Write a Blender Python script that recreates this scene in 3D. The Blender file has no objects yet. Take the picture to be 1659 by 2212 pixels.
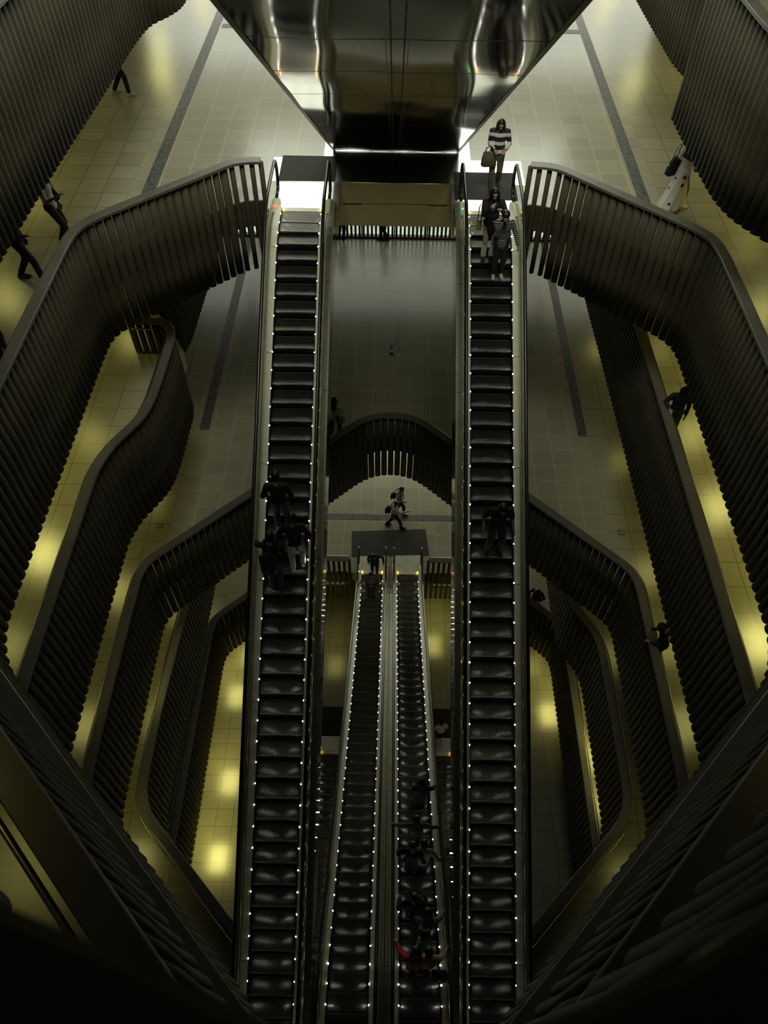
import bpy, bmesh, math, random
from mathutils import Vector, Matrix
from mathutils.geometry import tessellate_polygon
random.seed(7)
S = bpy.context.scene
C = S.collection
PI = math.pi

# ------------------------------------------------------------------ camera
CAM_Z = 37.8
PITCH = math.radians(52)
ROLL = math.atan(30 / 1750)
cam = bpy.data.cameras.new('camera')
cam.sensor_fit = 'VERTICAL'
cam.sensor_height = 36.0
cam.lens = 36.0 * 1650 / 2212
cam.shift_x = -12.5 / 2212
cam.clip_start = 0.02
cam.clip_end = 200
cam.dof.use_dof = True
cam.dof.focus_distance = 17.0
cam.dof.aperture_fstop = 2.6
co = bpy.data.objects.new('camera', cam)
C.objects.link(co)
fw = Vector((0, math.cos(PITCH), -math.sin(PITCH)))
up = Vector((0, math.sin(PITCH), math.cos(PITCH)))
rt = Vector((1, 0, 0))
u2 = up * math.cos(ROLL) - rt * math.sin(ROLL)
r2 = rt * math.cos(ROLL) + up * math.sin(ROLL)
m = Matrix((r2, u2, -fw)).transposed().to_4x4()
m.translation = Vector((0, 0, CAM_Z))
co.matrix_world = m
S.camera = co

# ------------------------------------------------------------------ world, exposure
w = bpy.data.worlds.new('world')
S.world = w
w.use_nodes = True
w.node_tree.nodes['Background'].inputs[0].default_value = (0.80, 0.84, 0.72, 1)
w.node_tree.nodes['Background'].inputs[1].default_value = 0.022
S.view_settings.view_transform = 'Standard'
S.view_settings.look = 'None'
S.view_settings.exposure = 0.0
S.view_settings.gamma = 1.0
S.view_settings.use_curve_mapping = False
S.cycles.use_denoising = True
S.cycles.max_bounces = 6
S.cycles.transparent_max_bounces = 12
S.cycles.sample_clamp_indirect = 3.0
S.cycles.caustics_reflective = False
S.cycles.caustics_refractive = False

YEL = (1.0, 0.91, 0.25)
DAY = (0.97, 1.0, 0.85)


def area(name, loc, size, energy, color, rot=(0, 0, 0), sy=None, spread=None):
    l = bpy.data.lights.new(name, 'AREA')
    l.energy = energy
    l.color = color
    l.shape = 'RECTANGLE'
    l.size = size
    l.size_y = sy or size
    if spread:
        l.spread = spread
    o = bpy.data.objects.new(name, l)
    o.location = loc
    o.rotation_euler = rot
    C.objects.link(o)
    return o


def LV(k):            # finished floor height of storey k (0 = storey with the upper escalator landings)
    return 26.9 + 4.5 * k


# daylight through the glazed far facade of each storey
area('facade_daylight_upper', (0, 36.8, 36.5), 20, 1050, DAY, (math.radians(-50), 0, 0), 12, math.radians(110))
area('facade_daylight_middle', (0, 31.3, 20.4), 20, 165, DAY, (math.radians(-75), 0, 0), 2.6)
area('facade_daylight_lower', (0, 31.0, 11.6), 20, 1100, DAY, (math.radians(-70), 0, 0), 3.0)
area('facade_daylight_top', (0, 36.9, 29.0), 22, 500, DAY, (math.radians(-88), 0, 0), 3.6)
area('outdoor_daylight', (0, 34.2, 25.8), 26, 1500, (0.95, 1.0, 0.97), (math.radians(-8), 0, 0), 3.0)
area('forward_fill', (0, 10, 44), 12, 560, (0.95, 1.0, 0.86), (math.radians(30), 0, 0), 4, math.radians(85))  # unseen fill, added to brighten the slat faces turned towards the viewer
area('skylight', (0, 22, 52), 9, 380, (0.95, 1.0, 0.88), (0, 0, 0), 12)


GAIN = {1: 0.55, 0: 2.3, -1: 1.7, -2: 1.5, -3: 1.3, -4: 1.2, -5: 0.66}


def floor_spot(px, py, k, energy, hgt=3.6, sx=0.8, sy=1.1, mirror=True):
    """ceiling downlight whose sheen falls on the tile seen at that place"""
    hgt = 2.4 if k == -5 else hgt
    x, y = AT(px, py, LV(k))
    H = CAM_Z - LV(k)
    f = (H + hgt) / H if mirror else 1.0
    area('downlight', (x * f, y * f, LV(k) + hgt), sx, energy * GAIN[k] * 0.7, YEL, (0, 0, 0), sy, math.radians(172 if k == 0 and py < 300 else 125))


def RAY(px, py):
    a = (px - 842.0) / 1650
    b = (1106.0 - py) / 1650
    a, b = a * math.cos(ROLL) - b * math.sin(ROLL), a * math.sin(ROLL) + b * math.cos(ROLL)
    return Vector((a, math.cos(PITCH) + b * math.sin(PITCH), -math.sin(PITCH) + b * math.cos(PITCH)))


def AT(px, py, z):
    d = RAY(px, py)
    t = (z - CAM_Z) / d.z
    return d.x * t, d.y * t


# (survey position of the sheen on the floor, storey, watts)
for a_ in [
    (70, 1850, 1, 9), (1640, 1730, 1, 10), (1680, -10, 1, 60),
    (350, 170, 0, 20), (348, 105, 0, 15), (20, 660, 0, 26), (95, 470, 0, 14), (-60, 560, 0, 25), (440, 20, 0, 14),
    (1365, 190, 0, 17), (1305, 25, 0, 14), (1500, 385, 0, 24), (1640, 690, 0, 28), (1600, 560, 0, 10),
    (95, 1200, -1, 36), (285, 742, -1, 18), (200, 950, -1, 9), (20, 1400, -1, 8),
    (1492, 945, -1, 16), (1550, 1100, -1, 30), (1640, 1390, -1, 38), (1420, 760, -1, 7),
    (185, 1570, -2, 9), (255, 1280, -2, 12), (330, 1080, -2, 6), (1400, 1240, -2, 8), (1290, 760, -2, 10), (1340, 1000, -2, 6), (1440, 1400, -2, 7), (1480, 1570, -2, 9),
    (350, 1560, -3, 10), (385, 1330, -3, 5), (300, 1860, -3, 8), (1320, 1420, -3, 5), (1350, 1900, -3, 4),
    (1268, 1640, -4, 22), (1285, 1740, -4, 14), (455, 1330, -4, 3),
    (512, 1505, -5, 36), (497, 1690, -5, 40), (472, 1855, -5, 48), (535, 1420, -5, 16),
    (1185, 1545, -5, 40), (935, 1395, -5, 22), (725, 1440, -5, 8), (1150, 1440, -5, 8),
]:
    floor_spot(*a_)
for x_ in (-1.0, 1.0):  # unseen lamps, added to lift the dim fascia beams on both storeys
    area('fascia_fill', (x_, 17.6, 25.5), 0.6, 3.2, (1.0, 0.9, 0.45), (math.radians(95), 0, 0), 0.2)
    area('fascia_fill', (x_ * 2.6, 17.6, 7.4), 0.6, 3, YEL, (math.radians(95), 0, 0), 0.2)

# ------------------------------------------------------------------ materials
def mat(name, col, rough=0.5, metal=0.0, emit=None, estr=1.0, spec=0.5):
    M = bpy.data.materials.new(name)
    M.use_nodes = True
    b = M.node_tree.nodes['Principled BSDF']
    b.inputs['Base Color'].default_value = (*col, 1)
    b.inputs['Roughness'].default_value = rough
    b.inputs['Metallic'].default_value = metal
    b.inputs['Specular IOR Level'].default_value = spec
    if emit:
        b.inputs['Emission Color'].default_value = (*emit, 1)
        b.inputs['Emission Strength'].default_value = estr
    return M


def nd(M, t, **kw):
    n = M.node_tree.nodes.new(t)
    for k, v in kw.items():
        setattr(n, k, v)
    return n


def lk(M, a, b):
    M.node_tree.links.new(a, b)


def bsdf(M):
    return M.node_tree.nodes['Principled BSDF']


def noisy(M, c1, c2, scale, detail=4, coord='Object', bump=0.0, bscale=None):
    tc = nd(M, 'ShaderNodeTexCoord')
    n = nd(M, 'ShaderNodeTexNoise')
    n.inputs['Scale'].default_value = scale
    n.inputs['Detail'].default_value = detail
    r = nd(M, 'ShaderNodeValToRGB')
    r.color_ramp.elements[0].position = 0.35
    r.color_ramp.elements[1].position = 0.65
    r.color_ramp.elements[0].color = (*c1, 1)
    r.color_ramp.elements[1].color = (*c2, 1)
    lk(M, tc.outputs[coord], n.inputs['Vector'])
    lk(M, n.outputs['Fac'], r.inputs[0])
    lk(M, r.outputs[0], bsdf(M).inputs['Base Color'])
    if bump:
        n2 = nd(M, 'ShaderNodeTexNoise')
        n2.inputs['Scale'].default_value = bscale or scale
        lk(M, tc.outputs[coord], n2.inputs['Vector'])
        bp = nd(M, 'ShaderNodeBump')
        bp.inputs['Strength'].default_value = bump
        lk(M, n2.outputs['Fac'], bp.inputs['Height'])
        lk(M, bp.outputs[0], bsdf(M).inputs['Normal'])
    return M


def tiles(name, c1, c2, grout, size, rough=0.3, side_grout=None):
    M = mat(name, c1, rough)
    tc = nd(M, 'ShaderNodeTexCoord')
    br = nd(M, 'ShaderNodeTexBrick')
    br.offset = 0.0
    br.squash = 1.0
    br.inputs['Color1'].default_value = (*c1, 1)
    br.inputs['Color2'].default_value = (*c2, 1)
    br.inputs['Mortar'].default_value = (*grout, 1)
    br.inputs['Scale'].default_value = 1.0
    br.inputs['Mortar Size'].default_value = 0.016
    br.inputs['Mortar Smooth'].default_value = 0.1
    br.inputs['Brick Width'].default_value = size
    br.inputs['Row Height'].default_value = size
    if side_grout:                  # the side galleries and the bottom floor are pointed in a darker grout
        sp = nd(M, 'ShaderNodeSeparateXYZ')
        ab = nd(M, 'ShaderNodeMath', operation='ABSOLUTE')
        g1 = nd(M, 'ShaderNodeMath', operation='GREATER_THAN')
        g1.inputs[1].default_value = 7.1
        l1 = nd(M, 'ShaderNodeMath', operation='LESS_THAN')
        l1.inputs[1].default_value = 5.0
        mxx = nd(M, 'ShaderNodeMath', operation='MAXIMUM')
        mg = nd(M, 'ShaderNodeMix', data_type='RGBA')
        mg.inputs[6].default_value = (*grout, 1)
        mg.inputs[7].default_value = (*side_grout, 1)
        lk(M, tc.outputs['Object'], sp.inputs[0])
        lk(M, sp.outputs[0], ab.inputs[0])
        lk(M, ab.outputs[0], g1.inputs[0])
        lk(M, sp.outputs[2], l1.inputs[0])
        lk(M, g1.outputs[0], mxx.inputs[0])
        lk(M, l1.outputs[0], mxx.inputs[1])
        lk(M, mxx.outputs[0], mg.inputs[0])
        lk(M, mg.outputs[2], br.inputs['Mortar'])
    nz = nd(M, 'ShaderNodeTexNoise')
    nz.inputs['Scale'].default_value = 1.3
    nz.inputs['Detail'].default_value = 2
    mx = nd(M, 'ShaderNodeMix', data_type='RGBA', blend_type='MULTIPLY')
    mx.inputs[0].default_value = 1.0
    gr = nd(M, 'ShaderNodeMapRange')
    gr.inputs[1].default_value = 0.3
    gr.inputs[2].default_value = 0.7
    gr.inputs[3].default_value = 0.95
    gr.inputs[4].default_value = 1.0
    rr = nd(M, 'ShaderNodeMapRange')
    rr.inputs[1].default_value = 0.3
    rr.inputs[2].default_value = 0.7
    rr.inputs[3].default_value = rough - 0.03
    rr.inputs[4].default_value = rough + 0.05
    lk(M, tc.outputs['Object'], br.inputs['Vector'])
    lk(M, tc.outputs['Object'], nz.inputs['Vector'])
    lk(M, br.outputs['Color'], mx.inputs[6])
    lk(M, nz.outputs['Fac'], gr.inputs[0])
    lk(M, gr.outputs[0], mx.inputs[7])
    lk(M, mx.outputs[2], bsdf(M).inputs['Base Color'])
    lk(M, nz.outputs['Fac'], rr.inputs[0])
    return M


M_FLOOR = tiles('floor_tile', (0.35, 0.33, 0.232), (0.30, 0.283, 0.20), (0.43, 0.405, 0.28), 0.71, 0.24, (0.20, 0.188, 0.13))
bsdf(M_FLOOR).inputs['Specular IOR Level'].default_value = 0.85
M_SLAT = noisy(mat('slat_paint', (0.05, 0.046, 0.034), 0.6, spec=0.25), (0.058, 0.049, 0.026), (0.074, 0.063, 0.035), 1.2)
M_RAIL = noisy(mat('rail_paint', (0.09, 0.085, 0.07), 0.38), (0.10, 0.09, 0.066), (0.125, 0.112, 0.085), 2.0)
M_ROD = mat('rod_metal', (0.42, 0.38, 0.26), 0.25, 1.0)
M_WALL = noisy(mat('wall_plaster', (0.3, 0.28, 0.2), 0.7), (0.28, 0.26, 0.19), (0.33, 0.31, 0.22), 0.6)
M_SOFF = mat('soffit_plaster', (0.40, 0.37, 0.26), 0.7)
M_FASC = noisy(mat('fascia_paint', (0.38, 0.35, 0.2), 0.55), (0.46, 0.43, 0.28), (0.51, 0.475, 0.31), 0.8)
M_DARK = mat('dark_groove', (0.02, 0.019, 0.014), 0.6)
M_STRIP = noisy(mat('tactile_strip', (0.06, 0.07, 0.06), 0.45), (0.035, 0.042, 0.036), (0.11, 0.12, 0.105), 9, 6, bump=0.5, bscale=30)
M_MAT = noisy(mat('mat_fibre', (0.035, 0.034, 0.028), 0.9), (0.035, 0.034, 0.028), (0.05, 0.048, 0.04), 60)
M_WHITE = tiles('pale_landing_plates', (0.84, 0.86, 0.86), (0.80, 0.82, 0.82), (0.6, 0.6, 0.58), 0.71, 0.24)
bsdf(M_WHITE).inputs['Metallic'].default_value = 0.75
M_PLATE = noisy(mat('landing_plate', (0.5, 0.5, 0.47), 0.32, 0.85), (0.60, 0.61, 0.58), (0.74, 0.75, 0.72), 3)
M_DECK = noisy(mat('deck_metal', (0.5, 0.5, 0.42), 0.42, 0.0), (0.78, 0.74, 0.53), (0.86, 0.81, 0.60), 5)
M_ODECK = noisy(mat('outer_deck_metal', (0.3, 0.28, 0.18), 0.42, 0.2), (0.33, 0.305, 0.19), (0.39, 0.36, 0.23), 3)
M_SKIRT = mat('skirt_black', (0.012, 0.012, 0.011), 0.3)
M_RUBBER = mat('handrail_rubber', (0.008, 0.008, 0.009), 0.32)
M_MIRROR = noisy(mat('polished_cladding', (0.3, 0.28, 0.22), 0.07, 1.0), (0.24, 0.225, 0.17), (0.29, 0.27, 0.205), 1.0, bump=0.05, bscale=1.1)
M_SEAM = mat('cladding_seam', (0.03, 0.028, 0.02), 0.4, 0.6)
M_TREAD = noisy(mat('step_tread', (0.13, 0.128, 0.11), 0.26, 0.8), (0.09, 0.088, 0.075), (0.125, 0.12, 0.10), 6)
# cleated tread: fine grooves along the run scatter glints sideways
_tc = nd(M_TREAD, 'ShaderNodeTexCoord')
_sp = nd(M_TREAD, 'ShaderNodeSeparateXYZ')
_m1 = nd(M_TREAD, 'ShaderNodeMath', operation='MULTIPLY')
_m1.inputs[1].default_value = 2 * PI / 0.0091
_m2 = nd(M_TREAD, 'ShaderNodeMath', operation='SINE')
_m3 = nd(M_TREAD, 'ShaderNodeMath', operation='MULTIPLY')
_m3.inputs[1].default_value = 0.5
_cb = nd(M_TREAD, 'ShaderNodeCombineXYZ')
_cb.inputs[2].default_value = 1.0
_nv = nd(M_TREAD, 'ShaderNodeVectorMath', operation='NORMALIZE')
lk(M_TREAD, _tc.outputs['Object'], _sp.inputs[0])
lk(M_TREAD, _sp.outputs[0], _m1.inputs[0])
lk(M_TREAD, _m1.outputs[0], _m2.inputs[0])
lk(M_TREAD, _m2.outputs[0], _m3.inputs[0])
lk(M_TREAD, _m3.outputs[0], _cb.inputs[0])
lk(M_TREAD, _cb.outputs[0], _nv.inputs[0])
lk(M_TREAD, _nv.outputs[0], bsdf(M_TREAD).inputs['Normal'])
M_RISER = mat('step_riser', (0.010, 0.010, 0.009), 0.45, 0.3)
M_LED = mat('led', (1, 1, 1), 0.3, 0, (0.93, 1.0, 0.95), 95)
M_AMBER = mat('amber_lamp', (1, 0.6, 0.1), 0.3, 0, (1.0, 0.55, 0.06), 9)
M_RED = mat('red_lamp', (1, 0.1, 0.1), 0.3, 0, (1.0, 0.07, 0.05), 5)
M_GREEN = mat('green_lamp', (0.1, 1, 0.4), 0.3, 0, (0.06, 1.0, 0.38), 4)
M_SKY = mat('overcast_sky', (0, 0, 0), 1, 0, (0.93, 0.97, 1.0), 2.2)
M_LEAF = noisy(mat('leaf_green', (0.06, 0.16, 0.04), 0.5), (0.04, 0.15, 0.03), (0.14, 0.34, 0.08), 7)
M_STAIN = mat('dried_spill', (0.10, 0.095, 0.07), 0.5)
M_PAVE = noisy(mat('pale_paving', (0.7, 0.7, 0.68), 0.8), (0.66, 0.67, 0.65), (0.74, 0.75, 0.73), 2)
M_GREEN_FR = mat('window_frame', (0.05, 0.05, 0.045), 0.5)


def striped(name, c1, c2, n, axis=2, duty=0.5, rough=0.6, metal=0.0):
    M = mat(name, c1, rough, metal)
    tc = nd(M, 'ShaderNodeTexCoord')
    sp = nd(M, 'ShaderNodeSeparateXYZ')
    lk(M, tc.outputs['Object'], sp.inputs[0])
    a = nd(M, 'ShaderNodeMath', operation='MULTIPLY')
    a.inputs[1].default_value = n
    f = nd(M, 'ShaderNodeMath', operation='FRACT')
    g = nd(M, 'ShaderNodeMath', operation='GREATER_THAN')
    g.inputs[1].default_value = duty
    lk(M, sp.outputs[axis], a.inputs[0])
    lk(M, a.outputs[0], f.inputs[0])
    lk(M, f.outputs[0], g.inputs[0])
    mx = nd(M, 'ShaderNodeMix', data_type='RGBA')
    mx.inputs[6].default_value = (*c1, 1)
    mx.inputs[7].default_value = (*c2, 1)
    lk(M, g.outputs[0], mx.inputs[0])
    lk(M, mx.outputs[2], bsdf(M).inputs['Base Color'])
    return M


M_NOSE = striped('step_nosing_cleats', (0.02, 0.02, 0.017), (0.24, 0.235, 0.20), 34, 0, 0.45, 0.35, 0.6)

# balustrade glass: mostly clear with a soft mirror sheen
M_GLASS = bpy.data.materials.new('balustrade_glass')
M_GLASS.use_nodes = True
_n = M_GLASS.node_tree.nodes
_n.remove(_n['Principled BSDF'])
_t = _n.new('ShaderNodeBsdfTransparent')
_t.inputs[0].default_value = (0.86, 0.90, 0.84, 1)
_g = _n.new('ShaderNodeBsdfGlossy')
_g.inputs['Roughness'].default_value = 0.03
_x = _n.new('ShaderNodeMixShader')
_x.inputs[0].default_value = 0.07
M_GLASS.node_tree.links.new(_t.outputs[0], _x.inputs[1])
M_GLASS.node_tree.links.new(_g.outputs[0], _x.inputs[2])
M_GLASS.node_tree.links.new(_x.outputs[0], _n['Material Output'].inputs[0])


# ------------------------------------------------------------------ mesh helpers
class MB:
    def __init__(s):
        s.bm = bmesh.new()
        s.mats = []

    def mi(s, M):
        if M not in s.mats:
            s.mats.append(M)
        return s.mats.index(M)

    def face(s, pts, M, smooth=False):
        vs = [s.bm.verts.new(p) for p in pts]
        f = s.bm.faces.new(vs)
        f.material_index = s.mi(M)
        f.smooth = smooth
        return f

    def box(s, lo, hi, M):
        x0, y0, z0 = lo
        x1, y1, z1 = hi
        v = [s.bm.verts.new(p) for p in ((x0, y0, z0), (x1, y0, z0), (x1, y1, z0), (x0, y1, z0), (x0, y0, z1), (x1, y0, z1), (x1, y1, z1), (x0, y1, z1))]
        i = s.mi(M)
        for q in ((3, 2, 1, 0), (4, 5, 6, 7), (0, 1, 5, 4), (1, 2, 6, 5), (2, 3, 7, 6), (3, 0, 4, 7)):
            s.bm.faces.new([v[k] for k in q]).material_index = i

    def grid(s, rows, M, smooth=True, closed=False, cap=False):
        """rows: list of equal-length point lists; quads between neighbours"""
        vr = [[s.bm.verts.new(p) for p in r] for r in rows]
        i = s.mi(M)
        n = len(vr[0])
        for a, b in zip(vr[:-1], vr[1:]):
            for k in range(n if closed else n - 1):
                k2 = (k + 1) % n
                f = s.bm.faces.new((a[k], a[k2], b[k2], b[k]))
                f.material_index = i
                f.smooth = smooth
        if cap:
            for r in (vr[0][::-1], vr[-1]):
                s.bm.faces.new(r).material_index = i
        return vr

    def tube(s, path, r, M, seg=8):
        rows = []
        for k, p in enumerate(path):
            p = Vector(p)
            a = Vector(path[max(k - 1, 0)])
            b = Vector(path[min(k + 1, len(path) - 1)])
            t = (b - a).normalized()
            h = Vector((0, 0, 1)) if abs(t.z) < 0.9 else Vector((1, 0, 0))
            u = t.cross(h).normalized()
            v = u.cross(t)
            rr = r[k] if isinstance(r, (list, tuple)) else r
            rows.append([p + (u * math.cos(j * 2 * PI / seg) + v * math.sin(j * 2 * PI / seg)) * rr for j in range(seg)])
        s.grid(rows, M, True, True, True)

    def ell(s, c, r, M, rot=None, seg=14, rings=8):
        c = Vector(c)
        rows = []
        for i in range(rings + 1):
            th = PI * min(max(i / rings, 0.02), 0.98)
            row = []
            for j in range(seg):
                ph = 2 * PI * j / seg
                p = Vector((r[0] * math.sin(th) * math.cos(ph), r[1] * math.sin(th) * math.sin(ph), r[2] * math.cos(th)))
                if rot is not None:
                    p = rot @ p
                row.append(c + p)
            rows.append(row)
        s.grid(rows, M, True, True, True)

    def cone(s, p0, r0, p1, r1, M, seg=12):
        """tapered capsule with round ends"""
        p0, p1 = Vector(p0), Vector(p1)
        t = (p1 - p0)
        t = t.normalized() if t.length > 1e-6 else Vector((0, 0, 1))
        h = Vector((1, 0, 0)) if abs(t.x) < 0.8 else Vector((0, 1, 0))
        u = t.cross(h).normalized()
        v = u.cross(t)
        rows = []
        for a in (-1.4, -0.9, -0.45, 0):
            rows.append((p0 + t * math.sin(a) * r0, r0 * math.cos(a)))
        for a in (0, 0.45, 0.9, 1.4):
            rows.append((p1 + t * math.sin(a) * r1, r1 * math.cos(a)))
        s.grid([[c + (u * math.cos(j * 2 * PI / seg) + v * math.sin(j * 2 * PI / seg)) * rr for j in range(seg)] for c, rr in rows], M, True, True, True)

    def build(s, name, parent=None, recalc=True):
        if recalc:
            bmesh.ops.recalc_face_normals(s.bm, faces=s.bm.faces)
        me = bpy.data.meshes.new(name)
        s.bm.to_mesh(me)
        s.bm.free()
        for M in s.mats:
            me.materials.append(M)
        o = bpy.data.objects.new(name, me)
        C.objects.link(o)
        if parent:
            o.parent = parent
        return o


def empty(name, loc=(0, 0, 0), label=None, cat=None, group=None):
    o = bpy.data.objects.new(name, None)
    o.empty_display_size = 0.2
    o.location = loc
    C.objects.link(o)
    tag(o, label, cat, group)
    return o


def tag(o, label=None, cat=None, group=None, kind=None):
    if label:
        o['label'] = label
    if cat:
        o['category'] = cat
    if group:
        o['group'] = group
    if kind:
        o['kind'] = kind
    return o


def structure(o):
    o['kind'] = 'structure'
    return o


def resample(poly, step, closed=False):
    pts = [Vector((p[0], p[1], 0)) for p in poly]
    if closed:
        pts.append(pts[0])
    out = []
    L = [0]
    for a, b in zip(pts[:-1], pts[1:]):
        L.append(L[-1] + (b - a).length)
    n = max(2, int(round(L[-1] / step)))
    k = 0
    for i in range(n + 1):
        d = L[-1] * i / n
        while k < len(L) - 2 and d > L[k + 1]:
            k += 1
        t = (d - L[k]) / max(1e-9, L[k + 1] - L[k])
        a, b = pts[k], pts[k + 1]
        out.append((a.lerp(b, t), (b - a).normalized()))
    return out


def smooth_poly(poly, it=2):
    pts = [Vector((p[0], p[1], 0)) for p in poly]
    for _ in range(it):
        new = [pts[0]]
        for a, b in zip(pts[:-1], pts[1:]):
            if (b - a).length > 0.12:
                new += [a.lerp(b, 0.25), a.lerp(b, 0.75)]
            else:
                new.append(a.lerp(b, 0.5))
        new.append(pts[-1])
        pts = new
    return [(p.x, p.y) for p in pts]


# ------------------------------------------------------------------ the void's outline, storey by storey (x, y) on the slats' outer face
def mirror(p):
    return [(-x, y) for x, y in p]


SIDE_V = [(0.14, -0.52), (0.6, -0.06), (6.55, 5.89), (6.95, 6.4), (7.15, 6.95), (7.2, 7.6)]          # apex under the viewer, then the straight flank
V3 = [(0.14, 0.04), (0.5, 0.4), (6.45, 6.30), (6.92, 6.8), (7.15, 7.35), (7.2, 8.0)]
VB = [(3.45, 1.95), (6.4, 4.85), (6.95, 5.5), (7.18, 6.2), (7.2, 7.0)]                              # storeys whose escalators start below us
VC = [(0.14, -1.36), (0.6, -0.9), (6.4, 4.85), (6.95, 5.5), (7.18, 6.2), (7.2, 7.0)]
FAR_0 = [(7.2, 14.5), (7.18, 15.15), (7.12, 15.5), (6.97, 15.78), (6.6, 16.2), (4.55, 18.08), (4.2, 18.42), (3.9, 18.62), (3.40, 18.66)]
FAR_2 = [(7.2, 11.7), (7.17, 12.25), (7.02, 12.6), (6.66, 12.96), (2.25, 17.27), (1.65, 17.87), (1.06, 18.43), (0.55, 18.71), (0.0, 18.79)]
FAR_4 = [(7.2, 14.6), (7.18, 15.4), (7.08, 15.8), (6.8, 16.15), (4.3, 18.45), (3.9, 18.78), (3.4, 18.92), (1.75, 18.92)]
NECK = [(7.2, 11.9), (7.15, 12.4), (6.98, 13.05), (6.66, 13.62), (6.42, 14.1), (6.3, 14.7), (6.26, 15.6), (6.23, 18.16)]
NECK3 = [(7.2, 11.9), (7.17, 12.6), (7.02, 13.1), (6.66, 13.7), (6.48, 14.15), (6.43, 14.8), (6.43, 18.16)]
NECK1 = [(7.2, 12.6), (7.15, 13.15), (6.86, 13.58), (6.6, 14.08), (6.46, 14.7), (6.40, 15.6), (6.36, 18.2)]

PATH = {}
PATH[0] = dict(L=mirror(SIDE_V) + mirror(FAR_0), R=SIDE_V + FAR_0)
PATH[-1] = dict(L=mirror(VC) + mirror(NECK), R=VC + [(7.17, 14.0), (7.10, 20.0), (7.02, 24.0), (7.0, 31.3)])
PATH[-2] = dict(R=VB + FAR_2, L=mirror(VB) + mirror(FAR_2))
PATH[-3] = dict(L=mirror(V3) + [(-7.2, 10.0), (-7.0, 14.5), (-6.97, 16.4), (-6.97, 31.3)], R=V3 + NECK3)
PATH[-4] = dict(L=mirror(VB) + mirror(FAR_4), R=VB + FAR_4)
PATH[1] = dict(L=mirror(SIDE_V) + [(-7.2, 12.8), (-7.08, 16.3), (-6.96, 18.6), (-6.9, 20.8), (-6.82, 22.4), (-6.68, 23.2), (-6.32, 23.75), (-6.08, 24.4), (-6.05, 25.2), (-6.05, 31.3)],
               R=SIDE_V + NECK1)
FARPIECE = {-1: [(-7.7, 20.12), (-6.95, 20.12), (-6.89, 22.8), (-6.85, 24.0), (-6.8, 31.3)],
            -3: [(7.7, 20.12), (6.95, 20.12), (6.9, 24.0), (6.85, 31.3)],
            1: [(7.8, 20.2), (7.06, 20.2), (6.96, 23.2), (6.9, 25.6), (6.85, 31.3)]}
P2_R = [(0.12, 0.03), (0.30, 0.09), (0.77, 0.37), (1.02, 0.52), (1.40, 0.80), (1.76, 1.10), (1.95, 1.29), (6.55, 5.89), (6.95, 6.4), (7.2, 7.6), (7.2, 12.0)]
P2_L = [(-0.06, 0.02), (-0.20, 0.072), (-0.40, 0.135), (-1.52, 0.52), (-1.80, 0.86), (-6.6, 5.6), (-7.0, 6.3), (-7.2, 7.6), (-7.2, 12.0)]


def slab(name, k, hole, outer, thick=0.65):
    """floor slab with the void cut out of it"""
    z1 = LV(k)
    z0 = z1 - thick
    mb = MB()
    loops = [[Vector((x, y, 0)) for x, y in outer]]
    for h in (hole or []):
        loops.append([Vector((x, y, 0)) for x, y in h])
    tris = tessellate_polygon(loops)
    flat = [p for l in loops for p in l]
    for t in tris:
        a, b, c = [flat[i] for i in t]
        if (b - a).cross(c - a).z < 0:
            a, b, c = a, c, b
        mb.face([(p.x, p.y, z1) for p in (a, b, c)], M_FLOOR)
        mb.face([(p.x, p.y, z0) for p in (c, b, a)], M_SOFF)
    for l in loops:
        for a, b in zip(l, l[1:] + l[:1]):
            mb.face([(a.x, a.y, z0), (b.x, b.y, z0), (b.x, b.y, z1), (a.x, a.y, z1)], M_FASC)
    return structure(mb.build(name, recalc=False))


def hole_of(k, far=None, inset=0.04):
    def outw(path, sg):
        return [tuple((c + Vector((t.y, -t.x, 0)) * 0.16 * sg).xy) for c, t in resample(smooth_poly(path, 2), 0.3)]
    R, L = outw(PATH[k]['R'], 1), outw(PATH[k]['L'], -1)
    pts = list(R)
    mid = []
    if k == 0:
        mid = [(3.3, 18.45), (1.5, 18.45), (1.5, 19.98), (-1.5, 19.98), (-1.5, 18.45), (-3.3, 18.45)]
    if k in (-1, -3, 1):
        fp = FARPIECE[k]
        if fp[0][0] > 0:
            mid = outw(fp, 1)
        else:
            mid = outw(fp, -1)[::-1]
    pts += mid
    back = list(L)[::-1]
    pts += back
    if k == -2:
        pts += [(-3.4, 0.42), (3.4, 0.42)]
    out = []
    for x, y in pts:
        x2 = x
        if out and abs(out[-1][0] - x2) < 1e-6 and abs(out[-1][1] - y) < 1e-6:
            continue
        out.append((x2, y))
    if (out[0][0] - out[-1][0]) ** 2 + (out[0][1] - out[-1][1]) ** 2 < 1e-9:
        out.pop()
    return out


XW, Y0, Y1 = 12.5, -6.0, 31.6
rect = lambda y1: [(-XW, Y0), (XW, Y0), (XW, y1), (-XW, y1)]
slab('floor', -5, [[(a, 8.9), (a + 1.75, 8.9), (a + 1.75, 12.42), (a, 12.42)] for a in (-3.33, 1.58)], rect(Y1), 0.4)
slab('floor', -4, [hole_of(-4)], rect(Y1))
slab('floor', -3, [hole_of(-3)], rect(Y1))
slab('floor', -2, [hole_of(-2)], rect(Y1))
slab('floor', -1, [hole_of(-1)], rect(Y1))
slab('floor', 0, [hole_of(0)], rect(37.0))
slab('floor', 1, [hole_of(1)], rect(37.0))


mbc = MB()
mbc.box((-XW, Y0, 39.8), (XW, 9.0, 40.3), M_SOFF)  # unseen slab over the near end, added to shade the close parapets
structure(mbc.build('ceiling'))


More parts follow.
